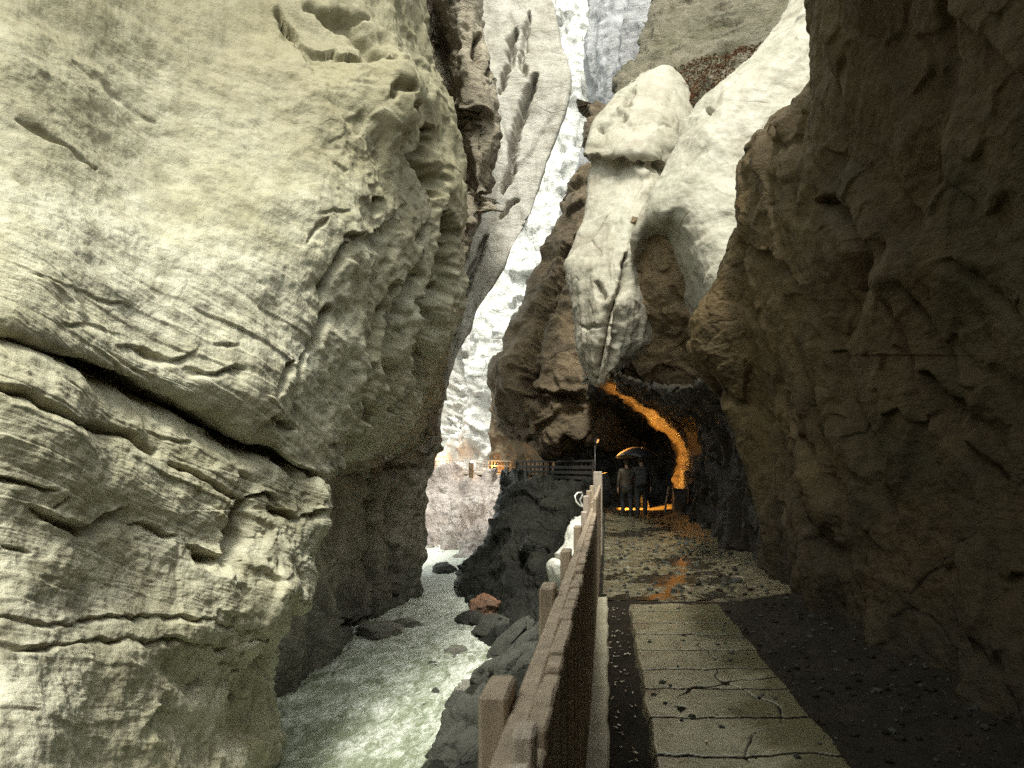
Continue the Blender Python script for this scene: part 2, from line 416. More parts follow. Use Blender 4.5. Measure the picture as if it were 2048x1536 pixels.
low_part = lambda q, p: 0.15 + 0.85 * np.clip((q[:, 1] - 430 - 0.15 * q[:, 0]) / 160, 0, 1)
right_side = lambda q, p: np.clip((q[:, 0] - 560) / 160, 0, 1)
rock('gorge_wall', L1, M['left'], 2.8, 0.8, 'r', 2.0,
     noise=[('fbm', 0.34, 0.35), ('fbm', 0.10, 1.1), ('strata', 0.008, 1.5, BED, low_part), ('fbm', 0.026, 4.5), ('fbm', 0.010, 14), ('facet', 0.035, 1.6, BED, low_part),
            ('facet', 0.17, 0.7, ([[1, 0, 0], [0, 1, 0], [0, 0.2, 1]], (1, 1, 0.6)), right_side), ('facet', 0.06, 1.8, None, right_side), ('ridge', 0.09, 1.0, ([[1, 0, 0], [0, 1, 0], [0, 0, 1]], (1.3, 1.3, 0.45)), right_side),
            ('pits', 0.07, 2.2, None, right_side), ('ridge', 0.006, 2.5, BED, low_part)],
     feats=featsL1)
# lower block
L2 = [
    R((-700, 420, 9.2), (0, 630, 10.0), (250, 755, 12.0), (450, 850, 13.8), (580, 880, 15.0), (650, 900, 16.0)),
    R((-700, 470, 6.9), (0, 676, 7.95), (250, 786, 9.9), (450, 880, 11.8), (580, 922, 13.0), (646, 946, 13.8)),
    R((-700, 530, 6.4), (0, 710, 7.35), (250, 824, 9.3), (450, 914, 11.0), (580, 948, 12.3), (657, 985, 13.4)),
    R((-700, 760, 6.2), (0, 870, 7.2), (250, 950, 9.1), (450, 1000, 10.8), (565, 1010, 12.1), (648, 1040, 13.1)),
    R((-700, 960, 6.0), (0, 1010, 7.2), (250, 1050, 9.1), (450, 1090, 10.9), (560, 1090, 11.9), (630, 1100, 12.9)),
    R((-700, 1150, 5.8), (0, 1160, 7.0), (250, 1190, 8.9), (440, 1210, 10.6), (560, 1210, 11.8), (630, 1215, 12.8)),
    R((-700, 1260, 5.8), (0, 1265, 6.8), (250, 1270, 8.7), (430, 1275, 10.4), (510, 1272, 11.6), (560, 1275, 13.2)),
    R((-700, 1360, 5.8), (0, 1350, 6.55), (250, 1360, 8.45), (410, 1360, 10.5), (490, 1360, 11.8), (545, 1370, 13.4)),
    R((-700, 1536, 5.8), (0, 1536, 6.1), (230, 1536, 7.95), (400, 1536, 10.0), (490, 1536, 11.5), (556, 1530, 13.2)),
    R((-700, 2100, 5.8), (0, 2100, 5.4), (220, 2000, 7.3), (390, 1900, 9.5), (480, 1800, 11.3), (545, 1700, 13.3)),
]
featsL2 = [
    ('groove', [(-10, 774), (62, 795), (129, 834), (234, 868), (305, 905)], 0.22, 5, 5, 5, 0.3),
    ('ledge', [(-10, 778), (62, 799), (129, 838), (234, 872), (305, 908)], 0.10, 20, 14, 5),
    ('groove', [(335, 930), (400, 955), (450, 978), (482, 998)], 0.20, 5, 5, 4),
    ('ledge', [(-20, 948), (40, 962), (88, 976)], 0.22, 18, 14, 4, 0.3),
    ('ledge', [(60, 1008), (110, 1030), (165, 1046), (215, 1030), (252, 1004)], 0.34, 34, 24, 5),
    ('ledge', [(254, 1042), (300, 1048), (345, 1068)], 0.14, 24, 14, 4),
    ('ledge', [(355, 1086), (400, 1096), (432, 1112), (456, 1056), (492, 1000)], 0.45, 46, 26, 4),
    ('groove', [(430, 1112), (456, 1056), (492, 1000)], 0.35, 9, 9, 3),
    ('ledge', [(488, 995), (525, 982), (562, 1002)], 0.30, 20, 16, 5),
    ('ledge', [(552, 1018), (600, 1030), (642, 1022)], 0.30, 24, 16, 4, 0.3),
    ('ledge', [(370, 860), (400, 868), (432, 880)], 0.12, 14, 12, 4),
    ('ledge', [(290, 862), (340, 880), (380, 878)], 0.10, 12, 10, 4),
    ('ledge', [(-10, 1232), (120, 1238), (300, 1232), (440, 1240), (520, 1252)], 0.08, 20, 30, 8, 0.3),
    ('ledge', [(-10, 1285), (160, 1280), (330, 1282), (470, 1290)], 0.10, 16, 22, 8, 0.3),
    ('bulge', [(480, 1150), (520, 1180)], 0.35, 90, 90, 0),
    ('groove', [(560, 1180), (590, 1240), (610, 1260)], 0.25, 14, 14, 6),
    ('groove', [(545, 1230), (520, 1290), (545, 1360)], 0.25, 12, 12, 5),
    ('groove', [(470, 1310), (495, 1400), (480, 1500)], 0.16, 22, 22, 8),
    ('groove', [(300, 1420), (380, 1470), (440, 1520)], 0.15, 40, 40, 10),
    ('groove', [(330, 1330), (400, 1390)], 0.12, 24, 24, 10),
    ('groove', [(120, 990), (100, 1020)], 0.06, 3, 3, 2),
    ('ledge', [(20, 1085), (50, 1090), (80, 1100)], 0.08, 10, 10, 4),
]
rock('gorge_wall', L2, M['left_low'], 2.5, 0.8, 'r', 1.6,
     noise=[('fbm', 0.26, 0.45), ('fbm', 0.10, 1.3), ('strata', 0.006, 1.3, BED), ('ridge', 0.006, 2.5, BED), ('fbm', 0.030, 4.5), ('fbm', 0.012, 14), ('facet', 0.022, 1.4, BED),
            ('facet', 0.10, 1.6, None, inbox(400, 700, 900, 1560)), ('pits', 0.07, 2.6, None, inbox(380, 700, 940, 1560))],
     feats=featsL2)
# recessed water-worn wall behind the lower block
L3 = [
    R((430, 780, 19), (560, 820, 20), (640, 840, 22), (720, 850, 25), (780, 850, 28), (840, 840, 30), (880, 700, 33)),
    R((430, 940, 17.5), (560, 940, 18.5), (640, 940, 21), (720, 925, 24), (775, 920, 26.5), (830, 900, 28.5), (866, 860, 31)),
    R((430, 1060, 17), (560, 1060, 18.5), (640, 1060, 21.5), (715, 1050, 25), (760, 1050, 26.6), (815, 1030, 28.4), (846, 1000, 30)),
    R((430, 1150, 16.5), (560, 1160, 17.8), (640, 1150, 21), (700, 1140, 24.5), (752, 1140, 26.0), (805, 1130, 27.8), (838, 1110, 29.4)),
    R((430, 1280, 16), (560, 1290, 17.2), (640, 1260, 20), (700, 1225, 23.5), (748, 1215, 25.6), (800, 1200, 27.6), (836, 1180, 29)),
    R((430, 1460, 15.5), (560, 1420, 17), (640, 1370, 19), (695, 1320, 21.5), (742, 1240, 26), (800, 1216, 28), (822, 1206, 29)),
    R((430, 1700, 15.5), (560, 1600, 17), (640, 1500, 19), (695, 1420, 21.5), (742, 1300, 26), (800, 1270, 28), (818, 1260, 29)),
]
rock('gorge_wall', L3, M['columns'], 2.8, 0.8, 'r', 2.5,
     noise=[('fbm', 0.55, 0.35), ('ridge', 0.45, 0.55, ([[1, 0, 0], [0, 1, 0], [0, 0, 1]], (1, 1, 0.25))), ('fbm', 0.14, 1.6), ('facet', 0.12, 1.2)],
     feats=[('groove', [(742, 960), (752, 1080), (742, 1200)], 0.8, 9, 9, 4), ('groove', [(788, 980), (796, 1100), (790, 1200)], 0.6, 8, 8, 4),
            ('ledge', [(690, 950), (760, 930), (850, 925)], 0.8, 30, 12, 5), ('ledge', [(650, 1250), (700, 1240), (760, 1225)], 0.5, 30, 20, 5)])
# smooth pale wall farther in
C1 = [
    R((700, -140, 31.70), (900, -140, 32.10), (990, -140, 32.40), (1035, -140, 32.60), (1070, -140, 32.65), (1096, -140, 32.70)),
    R((790, -60, 31.09), (930, -60, 31.49), (1000, -60, 31.79), (1040, -60, 31.99), (1080, -60, 32.04), (1102, -60, 32.09)),
    R((800, 60, 30.28), (925, 60, 30.68), (985, 60, 30.98), (1035, 60, 31.18), (1085, 60, 31.23), (1112, 60, 31.28)),
    R((820, 150, 29.69), (935, 150, 30.09), (980, 150, 30.39), (1035, 150, 30.59), (1095, 150, 30.64), (1136, 150, 30.69)),
    R((850, 250, 29.20), (945, 250, 29.60), (975, 250, 29.90), (1025, 250, 30.10), (1080, 260, 30.15), (1122, 240, 30.20)),
    R((870, 350, 28.80), (935, 350, 29.20), (965, 350, 29.50), (1005, 360, 29.70), (1045, 370, 29.75), (1086, 340, 29.80)),
    R((890, 450, 28.39), (925, 450, 28.79), (950, 450, 29.09), (985, 460, 29.29), (1015, 460, 29.34), (1058, 430, 29.39)),
    R((870, 540, 27.98), (905, 540, 28.38), (930, 540, 28.68), (955, 550, 28.88), (980, 550, 28.93), (1010, 520, 28.98)),
    R((850, 640, 27.66), (880, 640, 28.06), (900, 640, 28.36), (915, 645, 28.56), (930, 645, 28.61), (950, 625, 28.66)),
    R((830, 720, 27.58), (855, 720, 27.98), (872, 720, 28.28), (885, 725, 28.48), (895, 725, 28.53), (910, 710, 28.58)),
    R((815, 800, 27.58), (835, 800, 27.98), (850, 800, 28.28), (862, 805, 28.48), (872, 805, 28.53), (888, 790, 28.58)),
    R((805, 900, 27.58), (822, 900, 27.98), (835, 900, 28.28), (845, 905, 28.48), (855, 905, 28.53), (866, 890, 28.58)),
]
rock('gorge_wall', C1, M['pale'], 2.6, 0.8, 'r', 1.0,
     noise=[('fbm', 0.35, 0.2), ('facet', 0.16, 0.4, ([[1, 0, 0], [0, 1, 0], [0.25, 0, 1]], (1.2, 1.2, 0.3))), ('fbm', 0.08, 0.9), ('ridge', 0.09, 0.7, ([[1, 0, 0], [0, 1, 0], [0.3, 0, 1]], (1.4, 1.4, 0.16)))],
     feats=[('groove', [(1075, 150), (1050, 210), (1030, 270), (1022, 340), (1005, 390)], 0.8, 7, 7, 2),
            ('groove', [(975, 470), (945, 540), (925, 600)], 0.6, 5, 5, 2), ('groove', [(1040, 400), (1015, 410), (998, 440)], 0.5, 4, 4, 2),
            ('groove', [(1030, 60), (1022, 120), (1000, 190)], 0.6, 6, 6, 3), ('groove', [(1060, 20), (1045, 120), (1050, 160)], 0.4, 5, 5, 3),
            ('groove', [(905, 660), (890, 690), (885, 720)], 0.5, 6, 6, 3)])
# brown pitted rib and dark recess between the block and the pale wall
C0 = [
    R((740, -140, 25), (850, -140, 28), (895, -140, 26), (945, -140, 26)),
    R((780, 0, 24), (866, 0, 27.6), (905, 0, 25.5), (955, 0, 25.8)),
    R((800, 110, 24), (885, 110, 27.8), (925, 115, 25.2), (988, 115, 25.8)),
    R((820, 230, 24), (905, 230, 27.2), (950, 230, 25.1), (992, 230, 25.9)),
    R((850, 330, 24), (925, 330, 26.8), (952, 330, 25.2), (984, 330, 25.8)),
    R((865, 390, 24), (930, 390, 26.7), (952, 392, 25.4), (976, 390, 25.8)),
    R((870, 470, 24), (915, 470, 26.2), (932, 470, 25.2), (946, 470, 25.6)),
    R((850, 560, 24), (895, 560, 26), (910, 560, 25.2), (924, 560, 25.5)),
    R((830, 700, 24), (868, 700, 25.8), (878, 700, 25.2), (888, 700, 25.5)),
    R((815, 870, 24.5), (845, 870, 25.8), (855, 870, 25.3), (864, 870, 25.6)),
]
rock('gorge_wall', C0, M['brownpale'], 2.6, 0.8, 'r', 1.6,
     noise=[('fbm', 0.4, 0.4), ('facet', 0.28, 0.6), ('ridge', 0.22, 0.9, ([[1, 0, 0], [0, 1, 0], [0, 0, 1]], (1.2, 1.2, 0.4))), ('pits', 0.16, 1.5), ('fbm', 0.08, 2.5)],
     feats=[('ledge', [(905, 205), (945, 225), (985, 240)], 1.2, 60, 14, 5), ('ledge', [(905, 380), (945, 392), (980, 378)], 1.0, 46, 12, 4), ('groove', [(962, 60), (948, 130)], 0.8, 7, 7, 3), ('groove', [(985, 120), (975, 160)], 0.6, 6, 6, 3)])
# the gorge behind the viewer: the left wall runs on; unseen closed end added to block light
BK = [[(x0 - 5, y, 12), (x0 - 3, y, 11), (x0 - 0.8, y, 7), (x0 + 0.1, y, 3), (x0, y, 0), (x0 + 0.3, y, -5)] for x0, y in ((-9.4, 6.2), (-9.6, 3), (-9.6, -4), (-9.4, -12), (-8.0, -19), (-5.0, -23), (-1.0, -25), (3.0, -25), (7, -24))]
rock('gorge_wall', BK, M['columns'], 14, 0.8, '', 1, noise=[('fbm', 0.6, 0.3), ('facet', 0.3, 0.6)])
# far end of the gorge
FA = [
    R((700, -1600, 130), (950, -1600, 125), (1110, -1600, 122), (1160, -1600, 120), (1300, -1600, 120), (1600, -1600, 120)),
    R((900, -300, 98), (1060, -300, 96), (1130, -300, 94), (1170, -300, 93), (1300, -300, 95), (1500, -300, 95)),
    R((900, 0, 88), (1060, 0, 86), (1130, 0, 84), (1165, 0, 83), (1280, 0, 88), (1500, 0, 88)),
    R((880, 300, 79), (1040, 300, 76), (1090, 300, 74), (1150, 300, 73), (1250, 300, 80), (1500, 300, 80)),
    R((860, 520, 73), (980, 520, 70), (1040, 520, 67.5), (1090, 520, 66.5), (1200, 520, 72), (1500, 520, 72)),
    R((840, 700, 70), (910, 700, 67), (960, 700, 65), (1010, 700, 64), (1150, 700, 68), (1500, 700, 68)),
    R((820, 820, 68), (880, 820, 66), (920, 820, 64.5), (980, 820, 64), (1100, 820, 66), (1500, 820, 66)),
    R((800, 930, 66), (860, 930, 65), (900, 930, 64), (970, 930, 63.5), (1100, 930, 64), (1500, 930, 64)),
    R((790, 1120, 65), (850, 1120, 64.5), (900, 1120, 64), (970, 1120, 63.5), (1100, 1120, 64), (1500, 1120, 64)),
]
rock('far_cliff', FA, M['far'], 3.2, 0.8, '', 3,
     noise=[('fbm', 2.2, 0.10), ('facet', 1.2, 0.22, ([[1, 0, 0], [0, 1, 0], [0.35, 0, 1]], (1, 1, 0.45))), ('facet', 0.4, 0.6), ('ridge', 0.35, 0.5, ([[1, 0, 0], [0, 1, 0], [0.4, 0, 1]], (1.3, 1.3, 0.3))), ('fbm', 0.3, 1.2), ('fbm', 0.1, 4)],
     feats=[('bulge', [(960, 740), (945, 880)], 2.0, 22, 22, 0), ('groove', [(925, 700), (905, 800), (885, 900)], 2.5, 14, 14, 4)])
WB = [
    R((1168, -130, 66), (1250, -130, 62), (1330, -130, 60), (1420, -130, 60)),
    R((1174, -90, 56), (1240, -90, 53), (1310, -90, 51), (1400, -90, 52)),
    R((1180, 0, 54), (1240, 0, 51), (1300, 0, 49), (1390, 0, 50)),
    R((1180, 130, 53), (1230, 130, 50), (1290, 130, 48.4), (1380, 130, 49)),
    R((1188, 250, 52), (1220, 250, 49.5), (1280, 250, 48.2), (1370, 250, 48)),
    R((1166, 330, 51), (1200, 330, 49), (1270, 330, 48), (1370, 330, 48)),
    R((1120, 450, 50), (1170, 450, 48.5), (1260, 450, 47.5), (1370, 450, 48)),
]
rock('far_cliff', WB, M['bluegrey'], 3, 0.8, 'l', 4, noise=[('fbm', 0.9, 0.15), ('ridge', 0.6, 0.35, ([[1, 0, 0], [0, 1, 0], [0, 0, 1]], (1.3, 1.3, 0.3))), ('fbm', 0.25, 1.0)])
# leafy slope above the cream rock
US = [
    R((1320, -120, 56), (1450, -120, 54), (1600, -120, 50), (1800, -120, 46)),
    R((1320, -80, 42), (1450, -80, 40), (1600, -80, 38), (1800, -80, 35)),
    R((1318, 0, 40), (1440, 0, 38), (1560, 0, 35.5), (1720, 0, 32)),
    R((1272, 110, 36), (1400, 90, 34), (1500, 70, 32), (1640, 20, 29)),
    R((1245, 165, 33), (1345, 128, 31), (1450, 102, 29.4), (1600, 45, 27.5)),
    R((1240, 215, 29.5), (1365, 205, 27.2), (1430, 185, 26), (1580, 90, 24.5)),
    R((1240, 300, 28.5), (1380, 260, 26.5), (1450, 230, 25.4), (1590, 140, 24.3)),
    R((1240, 420, 28), (1380, 350, 26.5), (1450, 310, 25.4), (1590, 240, 24.3)),
]
rock('hillside', US, M['slope'], 3, 0.8, 'l', 3, noise=[('fbm', 0.6, 0.25), ('facet', 0.35, 0.8), ('ridge', 0.18, 1.2)])
# cream flowstone: lobe and ridge
CA = [
    R((1278, 182, 28.2), (1308, 158, 28.3), (1338, 153, 28.5), (1372, 187, 28.8), (1412, 250, 29)),
    R((1256, 166, 26.4), (1300, 143, 26.6), (1336, 138, 26.8), (1372, 172, 27), (1412, 235, 27)),
    R((1200, 230, 24.6), (1260, 210, 24.2), (1325, 215, 24.2), (1378, 250, 24.9), (1420, 300, 26)),
    R((1168, 308, 23.8), (1230, 300, 23), (1290, 296, 22.8), (1340, 312, 23.6), (1400, 340, 25)),
    R((1180, 340, 24.0), (1236, 337, 23.3), (1290, 335, 23.0), (1328, 345, 23.5), (1390, 370, 25)),
    R((1168, 440, 23.2), (1220, 440, 22.3), (1270, 440, 22), (1310, 450, 22.5), (1380, 460, 24)),
    R((1138, 530, 22.5), (1190, 540, 21.6), (1240, 540, 21.3), (1290, 530, 22), (1370, 530, 23.5)),
    R((1148, 600, 22.3), (1190, 610, 21.2), (1235, 610, 21), (1290, 610, 21.8), (1360, 610, 23.5)),
    R((1152, 690, 22.3), (1180, 700, 21.4), (1225, 690, 21.2), (1275, 690, 22), (1340, 690, 23.5)),
    R((1170, 745, 22.5), (1192, 768, 21.8), (1215, 758, 21.8), (1240, 735, 22.5), (1320, 720, 24)),
]
rock('rock_overhang', CA, M['cream'], 2.4, 0.8, 'lb', 1.4,
     noise=[('fbm', 0.14, 0.4), ('facet', 0.10, 0.45), ('facet', 0.03, 1.7), ('fbm', 0.05, 2.5), ('ridge', 0.10, 0.9, ([[1, 0, 0], [0, 1, 0], [0, 0, 1]], (1.6, 1.6, 0.25)), inbox(1100, 1400, 480, 900))],
     feats=[('ledge', [(1165, 306), (1215, 318), (1250, 312), (1290, 322), (1335, 330)], 0.55, 26, 16, 5, 0.3),
            ('groove', [(1248, 500), (1252, 560), (1215, 620), (1200, 700), (1190, 760)], 0.5, 7, 7, 3),
            ('groove', [(1190, 560), (1205, 600)], 0.25, 6, 6, 3), ('groove', [(1230, 600), (1238, 680), (1218, 740)], 0.35, 7, 7, 3),
            ('groove', [(1155, 655), (1240, 652)], 0.12, 3, 3, 3), ('groove', [(1265, 170), (1240, 230), (1200, 260)], 0.25, 8, 8, 6),
            ('groove', [(1230, 260), (1300, 250), (1340, 262)], 0.06, 3, 3, 4), ('ledge', [(1310, 205), (1345, 205)], 0.1, 8, 8, 3)])
CB = [
    R((1600, -120, 30), (1660, -120, 28), (1710, -120, 27), (1780, -120, 27), (1860, -120, 28)),
    R((1568, 45, 24), (1630, 20, 22), (1680, 20, 21.5), (1740, 40, 21), (1820, 60, 22)),
    R((1480, 135, 21.8), (1530, 140, 20.6), (1590, 165, 20.2), (1650, 200, 19.9), (1770, 250, 20)),
    R((1385, 232, 21.6), (1440, 240, 20.3), (1500, 265, 19.8), (1580, 320, 19.5), (1700, 380, 19.6)),
    R((1338, 325, 21.3), (1378, 330, 20.1), (1412, 345, 19.7), (1530, 420, 19.0), (1650, 490, 19.4)),
    R((1292, 415, 21), (1328, 425, 20.0), (1372, 415, 19.6), (1480, 510, 18.8), (1610, 570, 19.2)),
    R((1270, 478, 21.1), (1322, 490, 21.9), (1366, 475, 20.1), (1445, 560, 18.8), (1570, 630, 19.2)),
    R((1264, 570, 22), (1325, 590, 23.2), (1384, 570, 20.4), (1425, 610, 19.3), (1530, 690, 19.8)),
    R((1262, 660, 22.8), (1305, 680, 23.2), (1350, 660, 22.8), (1395, 690, 22.0), (1510, 750, 21.5)),
    R((1235, 757, 23.4), (1290, 772, 24.2), (1340, 772, 24.2), (1400, 785, 24), (1490, 810, 24)),
]
rock('rock_overhang', CB, M['cream'], 2.4, 0.8, 'lb', 1.2,
     noise=[('fbm', 0.16, 0.4), ('facet', 0.12, 0.4), ('facet', 0.03, 1.5), ('fbm', 0.06, 2.2)],
     feats=[('bulge', [(1640, 60), (1480, 190), (1420, 270)], 0.2, 40, 40, 0),
            ('groove', [(1415, 225), (1430, 240)], 0.25, 6, 6, 3),
            ('ledge', [(1300, 640), (1340, 660), (1350, 700)], 0.35, 24, 14, 5)])
BRC = [
    R((1255, 430, 22.2), (1300, 440, 21.6), (1345, 430, 21.2), (1400, 420, 20.9)),
    R((1262, 520, 21.9), (1305, 515, 21.3), (1345, 510, 21.0), (1392, 520, 20.6)),
    R((1268, 610, 22.2), (1310, 615, 21.9), (1350, 610, 21.6), (1398, 620, 20.9)),
    R((1262, 690, 22.6), (1305, 695, 22.5), (1350, 690, 22.2), (1400, 695, 21.6)),
    R((1240, 772, 23.2), (1295, 782, 23.4), (1345, 785, 23.2), (1410, 795, 22.8)),
]
rock('rock_overhang', BRC, M['cavity'], 2.6, 0.8, '', 1, noise=[('fbm', 0.2, 0.6), ('facet', 0.22, 0.8), ('facet', 0.08, 2.0), ('fbm', 0.04, 4)])
# brown mass over the far gallery
MD = [
    R((1172, 200, 44), (1230, 200, 42), (1320, 200, 42), (1420, 200, 42)),
    R((1178, 322, 40), (1230, 320, 38), (1300, 320, 37), (1420, 320, 37)),
    R((1112, 440, 38), (1165, 450, 36), (1300, 450, 35), (1420, 450, 35)),
    R((1064, 560, 37), (1115, 570, 35), (1300, 570, 34), (1420, 570, 34)),
    R((1042, 640, 36.5), (1090, 650, 34.6), (1300, 650, 33), (1420, 650, 33)),
    R((986, 740, 36), (1060, 740, 33.8), (1300, 740, 32), (1420, 740, 33)),
    R((988, 822, 36), (1065, 830, 33.6), (1300, 800, 32), (1420, 800, 33)),
    R((1004, 853, 36.5), (1060, 886, 34.6), (1105, 918, 34), (1420, 900, 34)),
    R((1012, 852, 44), (1075, 880, 44), (1120, 905, 44), (1420, 900, 44)),
    R((1012, 850, 56), (1075, 862, 54), (1120, 870, 50), (1420, 880, 50)),
]
rock('rock_overhang', MD, M['mid'], 2.8, 0.8, 'l', 3,
     noise=[('fbm', 0.9, 0.18), ('facet', 0.5, 0.45), ('ridge', 0.3, 0.5), ('fbm', 0.12, 1.8)],
     feats=[('groove', [(1150, 470), (1100, 600), (1060, 700), (1050, 800)], 1.6, 14, 14, 4), ('ledge', [(1050, 770), (1130, 790), (1180, 780)], 0.8, 40, 14, 5)])
# back wall of the far gallery
rock('gallery_wall', [
    R((978, 780, 58), (1040, 780, 55), (1130, 780, 50), (1300, 780, 48)),
    R((980, 860, 58.5), (1040, 860, 55.5), (1130, 860, 50), (1300, 860, 47)),
    R((980, 940, 58.5), (1040, 940, 55.5), (1130, 940, 50), (1300, 940, 46)),
    R((985, 1020, 58), (1040, 1020, 55), (1130, 1020, 50), (1300, 1020, 46))], M['mid'], 3, 0.8, '', 2, noise=[('fbm', 0.5, 0.3), ('ridge', 0.2, 1.0), ('facet', 0.25, 0.8)])
# lit bank under the far walkway
FL = [
    R((700, 950, 68), (852, 950, 66), (880, 944, 65), (930, 950, 65), (975, 950, 64), (1010, 958, 64), (1120, 960, 60)),
    R((700, 958, 60), (850, 956, 59), (885, 946, 58), (930, 952, 57), (975, 943, 56), (1010, 956, 56), (1120, 965, 55)),
    R((700, 1005, 55), (845, 1005, 54), (890, 1000, 53), (940, 1000, 51), (980, 1010, 50), (1010, 1010, 50), (1120, 1010, 50)),
    R((700, 1060, 50), (835, 1060, 48), (880, 1060, 46), (920, 1060, 45), (960, 1060, 44.5), (1000, 1060, 45), (1120, 1060, 46)),
    R((700, 1112, 45), (830, 1108, 43.5), (865, 1116, 42.5), (900, 1112, 42.5), (940, 1122, 41), (980, 1126, 40.5), (1120, 1130, 41)),
    R((700, 1190, 43), (830, 1190, 42.5), (865, 1190, 41.5), (900, 1190, 41.5), (940, 1190, 40), (980, 1190, 40), (1120, 1190, 40)),
]
rock('river_bank', FL, M['pinkish'], 2.4, 0.8, '', 2, noise=[('fbm', 1.2, 0.25), ('facet', 1.0, 0.35), ('facet', 0.5, 0.8), ('ridge', 0.3, 1.2)],
     feats=[('groove', [(905, 1000), (880, 1060), (868, 1100)], 1.2, 14, 14, 4), ('groove', [(950, 1010), (925, 1060), (912, 1100)], 1.4, 12, 12, 4)])
# black buttress carrying the walkway
BT = [
    R((1000, 958, 40), (1040, 955, 39), (1100, 960, 37), (1200, 965, 34), (1300, 980, 31)),
    R((1003, 955, 33.5), (1040, 958, 32.5), (1100, 966, 31), (1200, 975, 30), (1300, 990, 28)),
    R((1000, 1040, 31), (1040, 1040, 30), (1110, 1040, 29), (1200, 1040, 28), (1300, 1050, 26)),
    R((945, 1110, 30), (1010, 1110, 29), (1100, 1110, 27), (1200, 1110, 26), (1300, 1110, 25)),
    R((925, 1170, 29), (1000, 1170, 28), (1080, 1180, 26.5), (1200, 1180, 25), (1300, 1180, 24)),
    R((930, 1204, 28.8), (985, 1210, 28), (1060, 1204, 26.5), (1200, 1205, 25), (1300, 1205, 24)),
    R((936, 1206, 31), (990, 1210, 31), (1060, 1208, 30), (1200, 1210, 29), (1300, 1210, 28)),
    R((936, 1330, 31), (990, 1330, 31), (1060, 1330, 30), (1200, 1330, 29), (1300, 1330, 28)),
]
rock('rock_buttress', BT, M['black'], 2.6, 0.8, 'l', 2, noise=[('fbm', 0.6, 0.3), ('facet', 0.45, 0.6), ('ridge', 0.35, 0.7, ([[1, 0, 0], [0, 1, 0], [0, 0, 1]], (1.2, 1.2, 0.5))), ('fbm', 0.12, 2.0)])
DIAG = ([[0, 0.55, 0.83], [1, 0, 0], [0, 0.83, -0.55]], (0.4, 1.0, 1.0))
# near right wall and an unseen roof over the camera, shaped to shade it (plan y, then profile from roof to foot)
R1 = [
    [(-3.0, -14, 9), (-2.6, -14, 7.6), (0.2, -14, 5.6), (2.0, -14, 4.4), (2.7, -14, 2.9), (2.7, -14, 1.2), (2.3, -14, -0.5)],
    [(-1.2, -2, 8.6), (-0.6, -2, 7.2), (0.9, -2, 5.4), (2.2, -2, 4.2), (2.8, -2, 2.8), (2.6, -2, 1.2), (2.2, -2, -0.5)],
    [(0.1, 2, 8.6), (0.45, 2, 7.0), (1.3, 2, 5.3), (2.2, 2, 4.1), (2.6, 2, 2.7), (2.5, 2, 1.1), (2.1, 2, -0.5)],
    [(1.1, 4.5, 9), (1.2, 4.5, 7.4), (1.65, 4.5, 5.6), (2.3, 4.5, 4.2), (2.5, 4.5, 2.7), (2.4, 4.5, 1.1), (2.05, 4.5, -0.5)],
    [(2.6, 6.6, 10), (2.3, 6.6, 8.0), (1.95, 6.6, 6.0), (2.1, 6.7, 4.3), (2.15, 6.8, 2.8), (2.15, 6.8, 1.1), (2.05, 6.8, -0.5)],
    [P(1910, -350, 9.2), P(1800, -40, 9.0), P(1665, 150, 9.0), P(1530, 268, 9.0), P(1520, 540, 9.0), P(1545, 830, 9.0), (2.12, 9.0, -0.5)],
    [P(1890, -350, 10.4), P(1782, -40, 10.0), P(1650, 155, 10.0), P(1512, 275, 10.0), P(1492, 470, 9.9), P(1500, 770, 10.0), (2.25, 10.4, -0.5)],
    [P(1930, -330, 12.6), P(1830, -20, 12), P(1720, 200, 12), P(1575, 370, 11.4), P(1476, 490, 11.0), P(1378, 705, 10.6), P(1540, 815, 11.6)],
    [P(2010, -330, 17), P(1940, 20, 17), P(1820, 260, 17), P(1680, 440, 16), P(1560, 600, 15), P(1420, 745, 13.5), P(1560, 830, 13.5)],
]
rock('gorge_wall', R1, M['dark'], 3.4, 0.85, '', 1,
     noise=[('fbm', 0.15, 0.45), ('facet', 0.16, 0.75, DIAG), ('facet', 0.09, 1.5, DIAG), ('facet', 0.04, 3.0), ('fbm', 0.05, 1.6), ('fbm', 0.022, 9), ('ridge', 0.03, 1.1, DIAG)],
     feats=[('groove', [(1930, -20), (1912, 120), (1870, 340), (1800, 450), (1745, 530), (1690, 620), (1660, 700)], 0.14, 34, 34, 8),
            ('groove', [(1640, 395), (1690, 430), (1722, 500), (1700, 580)], 0.16, 14, 14, 6),
            ('groove', [(1530, 820), (1570, 930), (1640, 1080), (1690, 1160)], 0.12, 16, 16, 8),
            ('groove', [(1660, 700), (1690, 800), (1740, 960), (1780, 1040)], 0.14, 16, 16, 8), ('groove', [(1850, 740), (1900, 900), (1990, 960)], 0.12, 14, 14, 8),
            ('groove', [(1920, 520), (2000, 600), (2048, 640)], 0.06, 16, 16, 8), ('ledge', [(1500, 470), (1560, 520), (1640, 640)], 0.12, 60, 30, 10),
            ('bulge', [(1840, 520), (1800, 560)], 0.10, 110, 110, 0), ('bulge', [(1600, 330), (1660, 500)], 0.12, 60, 60, 0)])
